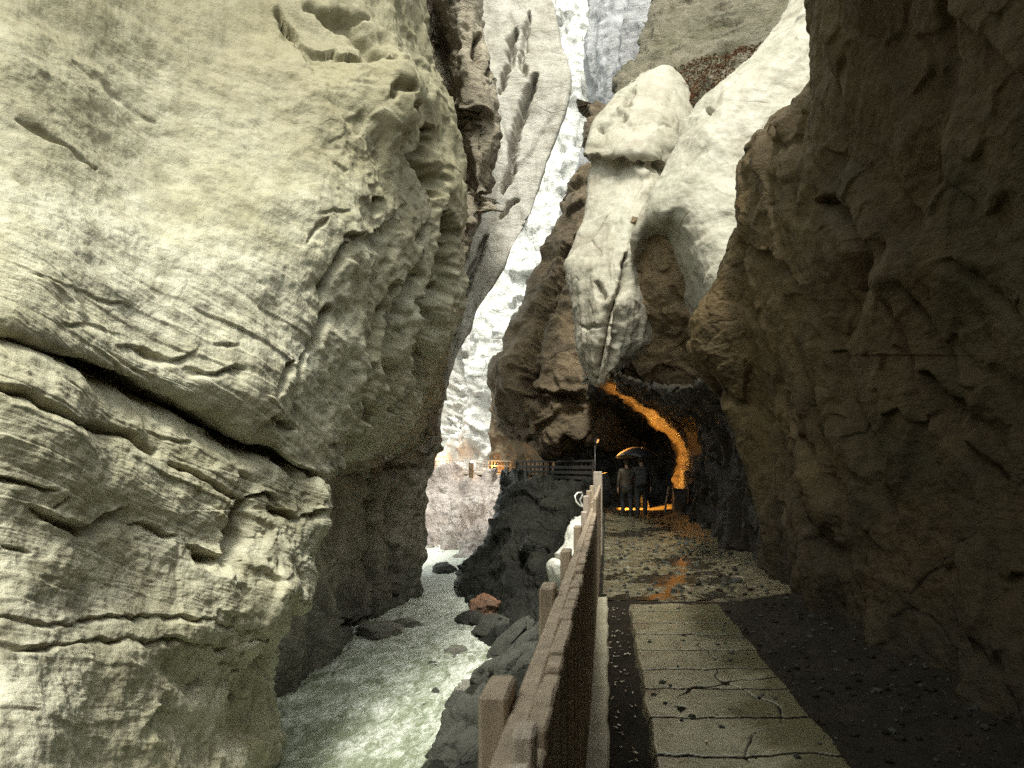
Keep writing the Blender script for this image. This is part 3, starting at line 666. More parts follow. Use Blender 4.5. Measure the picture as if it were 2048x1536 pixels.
# tunnel: roof and right-hand wall along the path
def tsec(y, s=1.0, dx=0.0, lip=-0.35):
    return [(lip + dx, y, 5.2), (lip + 0.1 + dx, y, 4.65), (0.6 + dx, y, 4.1), (1.55 + dx, y, 3.32), (2.35 + dx, y, 2.72), (2.72 + dx, y, 2.1), (2.62 + dx, y, 1.0), (2.4 + dx, y, -0.4)]
T1 = [
    [(2.9, 10.2, 3.0), (2.7, 9.0, 2.9), (2.75, 8.9, 2.7), (2.8, 8.8, 2.5), (2.8, 8.7, 2.2), (2.7, 8.6, 1.7), (2.45, 8.6, 0.9), (2.25, 8.6, -0.4)],
    [(2.1, 13.4, 3.05), (2.0, 11.9, 2.95), (2.15, 11.8, 2.8), (2.35, 11.7, 2.6), (2.5, 11.6, 2.3), (2.55, 11.5, 1.8), (2.4, 11.5, 0.95), (2.2, 11.5, -0.4)],
    [(1.5, 16.8, 3.2), (1.45, 15.2, 3.12), (1.75, 15.1, 2.95), (2.1, 15, 2.75), (2.4, 15, 2.4), (2.55, 15, 1.8), (2.42, 15, 0.95), (2.25, 15, -0.4)],
    [(0.75, 20.8, 3.9), (0.72, 19.2, 3.78), (1.2, 19.1, 3.4), (1.75, 19, 3.05), (2.3, 19, 2.6), (2.65, 19, 2.0), (2.5, 19, 0.95), (2.3, 19, -0.4)],
    [(0.05, 23.8, 4.7), (0.02, 22.4, 4.5), (0.6, 22.2, 4.0), (1.5, 22.1, 3.3), (2.3, 22, 2.7), (2.7, 22, 2.1), (2.6, 22, 1.0), (2.35, 22, -0.4)],
    tsec(24.4), tsec(26), tsec(28), tsec(31, 1, -0.2), tsec(34, 1, -1.0), tsec(37, 1, -3.0), tsec(39, 1, -5.5),
]
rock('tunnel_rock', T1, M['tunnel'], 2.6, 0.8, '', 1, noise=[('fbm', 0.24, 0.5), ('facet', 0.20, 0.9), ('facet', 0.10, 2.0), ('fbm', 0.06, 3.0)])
# ------------------------------------------------------------------ bank below the path
def bank(y, xe, z=-3.95): return [(0.02, y, -0.06), (-0.10, y, 0.0), (-0.28, y, -0.4), (-0.5, y, -1.5), (-1.1 if xe < -2.5 else -0.9, y, -2.6), (xe * 0.72, y, -3.3), (xe, y, z), (xe - 0.6, y, z - 0.6)]
below = lambda q, p: np.clip((-0.35 - p[:, 2]) / 1.0, 0, 1)
rock('river_bank', [bank(-4, -3.0), bank(3, -3.0), bank(9, -3.0), bank(13.5, -2.95), bank(17, -3.05), bank(19.5, -3.0), bank(22, -3.7, -3.85), bank(26, -4.9, -3.8), bank(29, -5.6, -3.8), bank(33, -5.8, -3.8)],
     M['black'], 4.5, 0.8, '', 1, noise=[('facet', 0.4, 0.7, None, below), ('facet', 0.2, 1.6, None, below), ('fbm', 0.2, 1.0, None, below)])
# ------------------------------------------------------------------ river
def grid_mesh(name, xs, ys, zf, mat, kind='structure'):
    global CRACK
    CRACK = None
    X, Y = np.meshgrid(xs, ys)
    p = np.stack([X.ravel(), Y.ravel(), np.zeros(X.size)], 1)
    p[:, 2] = zf(p); dirt = CRACK
    ii = np.arange(X.size).reshape(X.shape)
    fa = np.stack([ii[:-1, :-1], ii[:-1, 1:], ii[1:, 1:], ii[1:, :-1]], -1).reshape(-1, 4)
    o = mesh_obj(name, p, fa, mat); o['kind'] = kind
    if dirt is not None:
        at = o.data.attributes.new('dirt', 'FLOAT', 'POINT'); at.data.foreach_set('value', np.clip(dirt, 0, 1).astype(np.float32))
    return o
def water_z(p):
    b = -4.22 + 0.0172 * np.clip(p[:, 1], 0, 90)
    k = p * np.array([0.9, 0.45, 1]); 
    w = 0.10 * fbm(k + np.array([3, 0, 5]), 3) + 0.07 * fbm(p * np.array([2.2, 1.3, 1]) + 9, 4, ridge=True) + 0.03 * fbm(p * np.array([6, 3.5, 1]), 3, ridge=True)
    return b + w
m = NT('glacial_water')
f1 = m.noise(1.0, 8, 0.7, m.mapping((1.3, 0.6, 1)), 0.8)
f2 = m.noise(5.0, 8, 0.72, m.mapping((1.0, 0.45, 1)), 1.0)
sp = m.n('ShaderNodeSeparateXYZ'); m.link(m.geo, sp.inputs[0])
rapid = m.n('ShaderNodeMapRange'); m.link(sp.outputs[1], rapid.inputs[0])
for k_, v_ in ((1, 13.0), (2, 40.0), (3, -0.02), (4, 0.16)): rapid.inputs[k_].default_value = v_      # the rapids upstream are whiter
foam = m.ramp(m.math('ADD', rapid.outputs[0], m.math('ADD', m.math('MULTIPLY', f1, 0.5), m.math('MULTIPLY', f2, 0.5))), [(0.46, 0.0), (0.61, 1.0)])
wc = m.mix((0.235, 0.265, 0.18), (0.73, 0.76, 0.68), foam)
M['water'] = m.out(wc, m.ramp(foam, [(0, 0.12), (1, 0.55)]), m.bump(m.math('ADD', f2, m.math('MULTIPLY', m.noise(14, 6, 0.7), 0.4)), 0.7, 0.10))
m.b.inputs['IOR'].default_value = 1.33
ys = np.concatenate([np.linspace(-6, 10, 30), np.linspace(10.1, 32, 420), np.linspace(32.2, 75, 160)])
grid_mesh('river', np.linspace(-16, 0.5, 330), ys, water_z, M['water'])
# ------------------------------------------------------------------ path
def slab_z(p):
    global CRACK
    base = 0.008 * fbm(p * 1.2, 2) + 0.0012 * fbm(p * 6, 2); z = np.zeros(len(p))
    for k, y0 in enumerate(np.arange(-2, 7.7, 0.52)):
        y0 = y0 + 0.10 * ((k * 37) % 11 / 11 - 0.5)
        yy = y0 + 0.05 * gnoise(np.stack([p[:, 0] * 2.5, p[:, 0] * 0 + k, p[:, 0] * 0], 1)) + 0.02 * gnoise(np.stack([p[:, 0] * 9, p[:, 0] * 0 + k, p[:, 0] * 0], 1))
        z -= 0.016 * np.exp(-((p[:, 1] - yy) / 0.010) ** 2) * (0.4 + 0.6 * (gnoise(np.stack([p[:, 0] * 1.5 + 40, p[:, 0] * 0 + k, p[:, 0] * 0], 1)) > -0.15))
    k = fbm(p * 1.1 + 71, 3)
    z -= 0.011 * np.exp(-(k / 0.007) ** 2) * (fbm(p * 0.7 + 5, 2) > 0.12)
    CRACK = -z / 0.0016; z = z + base
    edge = np.minimum(p[:, 0] - 0.222 - 0.02 * gnoise(p * 3), 1.225 + 0.03 * gnoise(p * 2.2 + 8) - p[:, 0])
    z -= 0.07 * np.clip(1 - edge / 0.03, 0, 1)
    return z
def wet_mat(name, a, b, dark, rough_lo, rough_hi, scale=1.0, green=None, bump=0.5, spec=0.5, cracks=False, film_amt=1.0, film_bump=0.35):
    m = NT(name)
    n1 = m.noise(1.1 * scale, 7, 0.65); n2 = m.noise(6 * scale, 7, 0.7); n3 = m.noise(40, 5, 0.7)
    c = m.mix(a, b, m.ramp(n1, [(0.35, 0.0), (0.65, 1.0)]))
    if green: c = m.mix(c, green, m.ramp(m.noise(0.8, 5, 0.6), [(0.48, 0.0), (0.66, 0.7)]))
    c = m.mix(c, dark, m.ramp(n2, [(0.5, 0.0), (0.74, 0.85)]))
    if cracks:      # wet sheen put into the colour: pale middle, mossy dark wall side, darker fence side
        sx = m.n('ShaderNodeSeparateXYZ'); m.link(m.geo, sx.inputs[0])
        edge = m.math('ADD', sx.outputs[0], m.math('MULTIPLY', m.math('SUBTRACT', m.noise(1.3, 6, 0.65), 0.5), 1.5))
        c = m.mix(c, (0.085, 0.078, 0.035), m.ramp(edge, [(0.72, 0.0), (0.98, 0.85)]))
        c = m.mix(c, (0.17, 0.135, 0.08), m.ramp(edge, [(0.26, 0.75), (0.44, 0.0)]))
    if cracks:
        at = m.n('ShaderNodeAttribute', attribute_name='dirt'); c = m.mix(c, (0.018, 0.015, 0.01), at.outputs['Fac'])
    r = m.ramp(m.math('ADD', m.math('MULTIPLY', n1, 0.6), m.math('MULTIPLY', n2, 0.4)), [(0.40, rough_lo), (0.62, rough_hi)])
    m.b.inputs['Specular IOR Level'].default_value = spec
    if cracks:
        clean = m.math('SUBTRACT', 1.0, at.outputs['Fac']); r = m.math('ADD', r, at.outputs['Fac'])
        m.link(m.math('MULTIPLY', clean, spec), m.b.inputs['Specular IOR Level'])
    film = m.ramp(m.math('ADD', m.math('MULTIPLY', m.noise(0.9, 5, 0.6), 0.75), m.math('MULTIPLY', n2, 0.25)), [(0.34, 0.0), (0.47, film_amt)])
    if cracks: film = m.math('MULTIPLY', film, m.math('SUBTRACT', 1.0, m.n('ShaderNodeAttribute', attribute_name='dirt').outputs['Fac']))
    m.link(film, m.b.inputs['Coat Weight']); m.b.inputs['Coat Roughness'].default_value = 0.27; m.b.inputs['Coat IOR'].default_value = 1.7
    m.link(m.bump(n2, film_bump, 0.01), m.b.inputs['Coat Normal'])
    return m.out(c, r, m.bump(m.math('ADD', n2, m.math('MULTIPLY', n3, 0.35)), bump, 0.02))
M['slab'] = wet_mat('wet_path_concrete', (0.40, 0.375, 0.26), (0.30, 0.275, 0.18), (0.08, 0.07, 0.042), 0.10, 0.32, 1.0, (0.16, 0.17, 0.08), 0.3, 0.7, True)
M['gravel_path'] = wet_mat('wet_stony_path', (0.19, 0.165, 0.10), (0.10, 0.085, 0.05), (0.03, 0.026, 0.018), 0.08, 0.34, 1.6, (0.12, 0.125, 0.06), 0.8, 0.7)
M['dirt'] = wet_mat('damp_dirt', (0.026, 0.021, 0.015), (0.016, 0.014, 0.01), (0.015, 0.013, 0.01), 0.45, 0.8, 2.0, None, 0.8, 0.06, False, 0.0)
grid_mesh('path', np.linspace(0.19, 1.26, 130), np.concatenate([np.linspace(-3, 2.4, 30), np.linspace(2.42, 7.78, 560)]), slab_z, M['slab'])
def gravel_z(p):
    z = -0.01 + 0.05 * fbm(p * 0.6 + 4, 3) + 0.022 * fbm(p * 3.5, 4) + 0.02 * np.clip(facets(p * 7) * 0.6, -0.2, 1)
    z += 0.10 * np.clip((p[:, 0] - 1.5) / 0.8, 0, 1) ** 2
    z -= 0.07 * np.clip((7.86 + 0.05 * gnoise(p * 2.5) - p[:, 1]) / 0.06, 0, 1)
    return z
grid_mesh('path', np.linspace(-0.14, 3.0, 240), np.concatenate([np.linspace(7.74, 14, 330), np.linspace(14.05, 40, 160)]), gravel_z, M['gravel_path'])
def dirt_z(p): return -0.05 + 0.055 * np.clip((p[:, 1] - 7.45) / 0.3, 0, 1) + 0.02 * fbm(p * 2, 3) + 0.022 * fbm(p * 9, 4) + 0.12 * np.clip((p[:, 0] - 1.4) / 0.9, 0, 1)
grid_mesh('ground', np.linspace(-0.14, 3.2, 260), np.concatenate([np.linspace(-6, 2.4, 40), np.linspace(2.43, 7.9, 300)]), dirt_z, M['dirt'])
# standing water in the hollows of the stony path
M['puddle'] = NT('puddle_water').out((0.035, 0.03, 0.02), 0.07)
grid_mesh('puddle', np.linspace(-0.10, 2.05, 60), np.linspace(8.05, 21, 200), lambda p: -0.012 + 0.0012 * fbm(p * 2.5, 2), M['puddle'])
# kerb under the fence
bm = bmesh.new()
ky = np.linspace(-3, 7.75, 70)
prev = None
for y in ky:
    j = 0.006 * math.sin(y * 7.3) + 0.004 * math.sin(y * 17)
    xr = 0.0 + j + (0.012 if y > 3.0 else -0.012)
    ring = [bm.verts.new(v) for v in ((-0.105, y, -0.1), (-0.105, y, 0.075 + j), (xr - 0.012, y, 0.08 + j), (xr, y, 0.066 + j), (xr, y, -0.1))]
    if prev:
        for a in range(4): bm.faces.new((prev[a], prev[a + 1], ring[a + 1], ring[a]))
    else: bm.faces.new(ring)
    prev = ring
bm.faces.new(prev[::-1])
tag(bm_obj('kerb', bm, M['concrete']), kind='structure')

# ------------------------------------------------------------------ small builders
def add_box(bm, c, size, rot=None, bev=0.0):
    r = bmesh.ops.create_cube(bm, size=1.0)
    vs = r['verts']
    bmesh.ops.scale(bm, vec=size, verts=vs)
    if bev:
        es = list({e for v in vs for e in v.link_edges})
        g = bmesh.ops.bevel(bm, geom=es, offset=bev, segments=1, affect='EDGES')
        vs = list({v for f in g['faces'] for v in f.verts} | {v for v in vs if v.is_valid})
    if rot is not None: bmesh.ops.rotate(bm, cent=(0, 0, 0), matrix=rot, verts=vs)
    bmesh.ops.translate(bm, vec=c, verts=vs)
    return vs

def box(name, c, size, mat, parent=None, rot=None, bev=0.004, rough=0.0):
    bm = bmesh.new(); vs = add_box(bm, (0, 0, 0), size, rot, bev)
    if rough:
        for v in bm.verts: v.co += Vector((random.uniform(-1, 1), random.uniform(-1, 1), random.uniform(-1, 1))) * rough
    bmesh.ops.translate(bm, vec=c, verts=bm.verts)
    return bm_obj(name, bm, mat, parent)

def add_tube(bm, pts, rad, n=8, cap=True):
    pts = [Vector(p) for p in pts]; rings = []
    rad = rad if hasattr(rad, '__len__') else [rad] * len(pts)
    up = Vector((0.13, 0.2, 1)).normalized()
    for i, p in enumerate(pts):
        t = (pts[min(i + 1, len(pts) - 1)] - pts[max(i - 1, 0)]).normalized()
        u = t.cross(up); u = u.normalized() if u.length > 1e-3 else t.orthogonal().normalized()
        w = t.cross(u)
        rings.append([bm.verts.new(p + (u * math.cos(a) + w * math.sin(a)) * rad[i]) for a in (2 * math.pi * k / n for k in range(n))])
    for a, b in zip(rings, rings[1:]):
        for k in range(n): bm.faces.new((a[k], a[(k + 1) % n], b[(k + 1) % n], b[k]))
    if cap: bm.faces.new(rings[0][::-1]); bm.faces.new(rings[-1])

def tube(name, pts, rad, mat, parent=None, n=8):
    bm = bmesh.new(); add_tube(bm, pts, rad, n); return bm_obj(name, bm, mat, parent, True)

def between(name, a, b, w, h, mat, parent=None):
    """a timber from a to b, w wide and h deep"""
    a, b = Vector(a), Vector(b); d = b - a
    q = d.to_track_quat('X', 'Z').to_matrix()
    return box(name, (a + b) / 2, (d.length, w, h), mat, parent, q, 0.004)

# ------------------------------------------------------------------ wooden fence by the path
fence = empty('wooden_fence', (0, 0, 0), 'weathered brown plank fence with outer posts along the left edge of the wet path', 'fence')
y = 0.42; k = 0
while y < 11.9:
    h = 1.035 + 0.014 * random.random() + (0.13 if y > 6.7 else 0)
    o = box('slat', (-0.108 + random.uniform(-.003, .003), y, h / 2 - 0.05 + random.uniform(-.008, .008)), (0.034, 0.112, h + 0.1), M['fence'], fence, None, 0.005, 0.0015)
    y += 0.125; k += 1
for z in (0.18, 0.55, 0.94):
    for y0, y1 in ((0.3, 2.4), (2.404, 4.9), (4.904, 7.7), (7.704, 12.0)):
        box('rail', (-0.146, (y0 + y1) / 2, z + 0.045 + (0.06 if y0 > 7 and z > 0.5 else 0)), (0.040, y1 - y0, 0.095), M['fence'], fence, None, 0.006)
for y, top, wide in ((1.30, 1.062, .05), (2.42, 1.062, .05), (3.49, 1.06, .05), (4.92, 1.06, .052), (6.4, 1.07, .055), (7.05, 1.185, .055), (8.1, 1.205, .055), (10.0, 1.215, .06)):
    box('post', (-0.169 - wide / 2, y, top / 2 - 0.6), (wide, 0.13, top + 1.2), M['fence_pale'] if 6 < y < 8 else M['fence'], fence, None, 0.006)
box('end_post', (-0.145, 12.1, 0.65), (0.15, 0.14, 1.5), M['fence_pale'], fence, None, 0.012)
for i, (yy, t) in enumerate(((0.98, 1.10), (0.90, 1.075), (0.80, 1.05))):
    o = box('slat', (-0.110, yy - 0.0, t / 2), (0.03, 0.055, t), M['fence_pale'], fence, None, 0.005)
cab = tube('cable', [P(1172, 1018, 8.3), P(1160, 1012, 8.2), P(1152, 1003, 8.2), P(1150, 992, 8.2), P(1155, 986, 8.25), P(1163, 985, 8.3), P(1165, 990, 8.3), P(1160, 1000, 8.3), P(1163, 1008, 8.3), P(1172, 1024, 8.3), P(1176, 1030, 8.3)], 0.011, M['cable'])
tag(cab, 'loop of white cable sticking out over the river side of the wooden fence', 'cable')

# ------------------------------------------------------------------ far gallery walkway and railings
deck = [P(845, 945, 61), P(866, 944, 60), P(945, 944, 58.5), P(1032, 948, 56)]
bm = bmesh.new()
for a, b in zip(deck, deck[1:]):
    a, b = Vector(a), Vector(b); d = b - a
    add_box(bm, (a + b) / 2 + Vector((0, 0.6, -0.1)), (d.length, 1.5, 0.16), d.to_track_quat('X', 'Z').to_matrix())
tag(bm_obj('walkway', bm, M['rail_far']), kind='structure')
def railing(name, pts, h, n, label, mat, rails, pick=0.03):
    r = empty(name, pts[0], label, 'railing'); inv = Matrix.Translation(Vector(pts[0])).inverted()
    def put(o): o.matrix_parent_inverse = inv
    P3 = [Vector(p) for p in pts]
    for a, b in zip(P3, P3[1:]):
        for f, th in rails: put(between('rail', a + Vector((0, 0, h * f)), b + Vector((0, 0, h * f)), 0.06, th, mat, r))
        m_ = max(1, int(n * (b - a).length / sum((q - p).length for p, q in zip(P3, P3[1:]))))
        for k in range(m_):
            p = a.lerp(b, (k + 0.5) / m_); put(between('picket', p + Vector((0, 0.04, 0)), p + Vector((0, 0.04, h * 0.97)), pick, pick, mat, r))
    for p in P3: put(between('post', p - Vector((0, 0, 0.5)), p + Vector((0, 0, h * 1.06)), 0.1, 0.1, mat, r))
    return r
railing('gallery_railing', [P(868, 943, 60), P(944, 942, 58.5), P(1031, 945, 56)], 0.86, 26, 'pale wooden picket railing on the sunlit far walkway above the pinkish bank', M['rail_far'], ((1.0, 0.07), (0.55, 0.05), (0.08, 0.08)), 0.04)
r2 = railing('gallery_railing', [P(1034, 958, 39.6), P(1100, 961, 36), P(1186, 966, 31)], 0.95, 20, 'dark wet wooden railing on top of the black buttress', M['fence_dark'], ((1.0, 0.09), (0.7, 0.14), (0.45, 0.14), (0.2, 0.14)), 0.05)
o = between('support_post', P(942, 990, 57.4), P(942, 925, 57.4), 0.42, 0.3, M['mid'])
tag(o, 'brown timber support standing under the far walkway below the bright lamp', 'support post')
bm = bmesh.new(); add_box(bm, P(861, 908, 59.0), (0.42, 0.42, 2.6), None, 0.03); add_box(bm, Vector(P(861, 908, 59.0)) + Vector((0, 0, 1.34)), (0.5, 0.5, 0.09), None, 0.01)
tag(bm_obj('stone_pillar', bm, M['pale']), 'pale pillar at the left end of the far walkway railing', 'pillar')
M['bulb'] = NT('lamp_glow').m
M['bulb'].node_tree.nodes['Principled BSDF'].inputs['Emission Color'].default_value = (1, 0.45, 0.1, 1)
M['bulb'].node_tree.nodes['Principled BSDF'].inputs['Emission Strength'].default_value = 0.35
ORANGE = (1.0, 0.42, 0.07)
def lamp(loc, power, label, aim=(0, 0, 1), size=0.06, group=None, doors=None, cone=None):
    """small floodlight: housing, visor, glowing lens, bracket"""
    r = empty('floodlight', loc, label, 'lamp', group)
    q = Vector(aim).normalized().to_track_quat('X', 'Z').to_matrix()
    box('housing', q @ Vector((-0.09, 0, 0)), (0.10, 0.2, 0.15), M['metal'], r, q, 0.01)
    box('lens', q @ Vector((-0.032, 0, 0)), (0.012, 0.17, 0.12), M['bulb'], r, q, 0.004)
    box('bracket', q @ Vector((-0.10, 0, 0)) + Vector((0, 0, -0.16)), (0.03, 0.22, 0.2), M['metal'], r, None, 0.004)
    if doors:      # barn doors: two fins that keep the beam a narrow vertical sheet
        for sy in (-1, 1): box('barn_door', q @ Vector((0.15, sy * doors, 0)), (0.42, 0.012, 0.6), M['metal'], r, q @ Matrix.Rotation(sy * 0.12, 3, 'Z'), 0.002)
    l = bpy.data.lights.new('lamp_light', 'SPOT' if cone else 'POINT'); l.energy = power; l.color = ORANGE; l.shadow_soft_size = size
    if cone: l.spot_size = math.radians(cone); l.spot_blend = 0.3
    o = bpy.data.objects.new('lamp_light', l); COL.objects.link(o); o.parent = r
    o.location = Vector(aim).normalized() * 0.1
    if cone: o.rotation_euler = (-Vector(aim)).to_track_quat('Z', 'Y').to_euler()
    return r
LAMP_T = lamp(P(1199, 966, 26.0), 2300, 'orange floodlight low on the river side of the path inside the tunnel', (1, 0.06, 0.3), 0.055, None, 0.15, 158)
LP = lamp((-0.24, 22.7, 2.30), 170, 'small orange floodlight on a thin pole, added to rim-light the two walkers', (1, -0.26, -0.36), 0.05, None, None, 64)  # second lamp and its pole are added to rim-light the walkers
tube('pole', [(-0.12, 0.0, -2.35), (-0.12, 0.0, -0.1)], 0.022, M['metal'], LP)
lamp(P(874, 932, 62.4), 45, 'orange floodlight behind the left end of the far railing', (0, 1, 0.5), group='floodlights of the far walkway')
lamp(P(988, 934, 57.0), 50, 'orange floodlight behind the middle of the far railing', (0, 1, 0.5), group='floodlights of the far walkway')
lamp(P(1088, 936, 49.0), 25, 'orange floodlight at the inner end of the far gallery under the brown overhang', (0, 1, 0.5), group='floodlights of the far walkway')
b = empty('path_lamp', P(944, 925, 58.0), 'small bright white lamp on top of the far railing post', 'lamp')
bm = bmesh.new(); bmesh.ops.create_uvsphere(bm, u_segments=12, v_segments=8, radius=0.11); M['white_glow'] = NT('white_lamp_glow').m
wg = M['white_glow'].node_tree.nodes['Principled BSDF']; wg.inputs['Emission Color'].default_value = (1, 0.97, 0.9, 1); wg.inputs['Emission Strength'].default_value = 6
bm_obj('globe', bm, M['white_glow'], b, True)
box('lamp_base', (0, 0, -0.15), (0.12, 0.12, 0.1), M['metal'], b)

# ------------------------------------------------------------------ bin and board beside the tunnel wall
t = empty('storage_box', (2.36, 23.2, 0), 'dark wooden box with sloping lid against the tunnel wall', 'box')
box('body', (0, 0, 0.38), (0.46, 0.7, 0.76), M['fence_dark'], t, None, 0.01)
box('lid', (0, 0, 0.785), (0.5, 0.76, 0.04), M['fence_dark'], t, Matrix.Rotation(0.07, 3, 'Y'), 0.006)
for sx in (-0.18, 0.18): box('foot', (sx, -0.25, -0.03), (0.07, 0.1, 0.06), M['fence_dark'], t)
bd = box('wooden_board', (2.0, 24.1, 0.40), (0.05, 0.26, 0.92), M['fence'], None, Matrix.Rotation(0.16, 3, 'Y'), 0.006)
tag(bd, 'narrow upright plank lit orange beside the dark box', 'board')
pl = tube('metal_rod', [(2.50, 22.4, 0.0), (2.53, 22.4, 0.7), (2.50, 22.4, 1.12)], 0.022, M['red_tint'])  # reddish lamp light is put into the colour of the rod
tag(pl, 'thin rod with reddish light in its colour, upright to the right of the dark box', 'rod')

# ------------------------------------------------------------------ people under umbrellas
def skinned(name, verts, edges, radii, mat, parent, root=0, sub=2):
    me = bpy.data.meshes.new(name); me.from_pydata(verts, edges, [])
    o = bpy.data.objects.new(name, me); COL.objects.link(o); o.parent = parent
    md = o.modifiers.new('skin', 'SKIN'); md.use_smooth_shade = True
    sv = me.skin_vertices[0].data
    for i, r in enumerate(radii): sv[i].radius = r if hasattr(r, '__len__') else (r, r)
    sv[root].use_root = True
    md2 = o.modifiers.new('sub', 'SUBSURF'); md2.levels = sub; md2.render_levels = sub
    me.materials.append(mat)
    return o

M['skin'] = plain('skin', (0.45, 0.28, 0.2), 0.5, (0.4, 0.24, 0.17), 0, 20, 0.05)
M['hair_brown'] = plain('brown_hair', (0.06, 0.04, 0.025), 0.5, None, 0, 60, 0.6)
M['jacket_tan'] = plain('tan_rain_jacket', (0.07, 0.05, 0.032), 0.55, (0.04, 0.03, 0.02), 0, 14, 0.3)
M['jacket_black'] = plain('black_jacket', (0.02, 0.02, 0.022), 0.6, None, 0, 14, 0.3)
M['trouser'] = plain('dark_trousers', (0.02, 0.021, 0.025), 0.75, None, 0, 18, 0.3)
M['shoe'] = plain('dark_shoes', (0.02, 0.018, 0.016), 0.5)
M['bag'] = plain('black_backpack', (0.015, 0.015, 0.017), 0.6, None, 0, 20, 0.3)
M['umb_light'] = plain('pale_umbrella_cloth', (0.22, 0.18, 0.12), 0.5, (0.18, 0.15, 0.10), 0, 8, 0.1)
M['umb_dark'] = plain('black_umbrella_cloth', (0.012, 0.012, 0.014), 0.5, None, 0, 8, 0.1)

def person(loc, h, yaw, label, jacket, hand_at, stride=0.12, other=(-0.26, 0.03, 0.80)):
    """walker seen from behind (faces +Y); right hand raised to hand_at (local, metres for a 1.75 m figure)"""
    r = empty('person', loc, label, 'person'); r.rotation_euler.z = yaw; r.scale = (h / 1.75,) * 3
    hx, hy, hz = hand_at
    s = 1 if hx > 0 else -1
    V = [(0, 0, .95), (0, .0, 1.08), (0, -.01, 1.25), (0, -.015, 1.40), (0, 0, 1.50), (0, .015, 1.565), (0, .03, 1.64), (0, .02, 1.71)]
    E = [(0, 1), (1, 2), (2, 3), (3, 4), (4, 5), (5, 6), (6, 7)]
    Rr = [(.12, .09), (.11, .08), (.125, .085), (.115, .075), (.055, .055), (.07, .08), (.078, .095), (.06, .07)]
    def chain(frm, pts):
        last = frm
        for p, rad in pts:
            V.append(p); Rr.append(rad); E.append((last, len(V) - 1)); last = len(V) - 1
        return last
    for sd, fy in ((-1, stride), (1, -stride)):
        chain(0, [((sd * .10, 0, .88), .095), ((sd * .11, fy * .7 + .03, .50), .062), ((sd * .11, fy * .9 - .01, .28), .055), ((sd * .11, fy, .085), .04), ((sd * .115, fy + .09, .035), .036), ((sd * .12, fy + .17, .03), .026)])
    el = Vector((s * .30, .10, 1.12))
    wr = Vector(hand_at) - Vector((s * .01, 0.0, .08))
    a = chain(3, [((s * .17, 0, 1.39), .046), (tuple(el), .036), (tuple(wr), .027), (hand_at, .034)])
    b = chain(3, [((-s * .17, 0, 1.39), .046), ((-s * .25, -.03, 1.12), .042), ((-s * -other[0] if False else -s * .27, .04, .88), .028), ((-s * .27, .06, .80), .034)])
    # fingers: closed round the shaft / hanging loosely curled
    for k in range(4):
        zz = hz + .028 - .018 * k
        chain(a, [((hx - s * .012, hy + .030, zz), .010), ((hx - s * .036, hy + .036, zz), .009), ((hx - s * .044, hy + .012, zz), .008)])
        fx = -s * .27; fy = .035 + .017 * k; L = (.052, .06, .056, .044)[k]
        chain(b, [((fx, fy, .765), .010), ((fx + s * .006, fy + .004, .765 - L * .6), .009), ((fx + s * .018, fy + .006, .765 - L), .008)])
    chain(a, [((hx - s * .008, hy - .028, hz + .012), .011), ((hx - s * .034, hy - .022, hz + .03), .009)])
    chain(b, [((-s * .262, .095, .79), .011), ((-s * .255, .105, .755), .009)])
    # nose and ears grow out of the head
    n = len(V)
    body = skinned('body', V, E, Rr, M['skin'], r)
    head = Vector((0, .03, 1.645))
    for sx in (-1, 1):
        bm = bmesh.new(); bmesh.ops.create_uvsphere(bm, u_segments=10, v_segments=6, radius=.012)
        bmesh.ops.translate(bm, vec=(sx * .033, .112, 1.655), verts=bm.verts); bm_obj('eye', bm, M['cable'], r, True)
    tube('nose', [(0, .105, 1.66), (0, .135, 1.625), (0, .118, 1.617)], [.008, .014, .012], M['skin'], r)
    tube('mouth', [(-.025, .108, 1.592), (0, .117, 1.590), (.025, .108, 1.592)], .006, M['red_tint'], r)
    # hair cap
    bm = bmesh.new(); bmesh.ops.create_uvsphere(bm, u_segments=24, v_segments=16, radius=1.0)
    for v in bm.verts:
        c = v.co.copy(); k = 1 + .05 * math.sin(c.x * 19 + c.z * 13)
        v.co = Vector((c.x * .098 * k, c.y * .115 * k - .005 + .02, c.z * .125 * k + 1.675))
    bmesh.ops.delete(bm, geom=[v for v in bm.verts if v.co.y > .075 and v.co.z < 1.72 or v.co.z < 1.585], context='VERTS')
    bm_obj('hair', bm, M['hair_brown'], r, True)
    # jacket: torso and sleeves
    V2 = [(0, 0, .69), (0, 0, .92), (0, 0, 1.08), (0, -.01, 1.26), (0, -.015, 1.40), (0, .0, 1.51)]
    E2 = [(0, 1), (1, 2), (2, 3), (3, 4), (4, 5)]; R2 = [(.225, .175), (.225, .17), (.205, .15), (.215, .15), (.20, .135), (.085, .085)]
    for sd, pts in ((s, [((s * .20, 0, 1.405), .082), (tuple(el), .060), (tuple(wr), .045)]), (-s, [((-s * .20, 0, 1.405), .082), ((-s * .255, -.03, 1.12), .060), ((-s * .27, .035, .90), .045)])):
        last = 4
        for p, rad in pts: V2.append(p); R2.append(rad); E2.append((last, len(V2) - 1)); last = len(V2) - 1
    skinned('jacket', V2, E2, R2, jacket, r)
    V3 = [(0, 0, .96)]; E3 = []; R3 = [(.165, .125)]
    for sd, fy in ((-1, stride), (1, -stride)):
        last = 0
        for p, rad in (((sd * .10, 0, .86), .112), ((sd * .11, fy * .7 + .03, .50), .082), ((sd * .11, fy * .9 - .01, .28), .074), ((sd * .11, fy, .075), .066)):
            V3.append(p); R3.append(rad); E3.append((last, len(V3) - 1)); last = len(V3) - 1
    skinned('trousers', V3, E3, R3, M['trouser'], r)
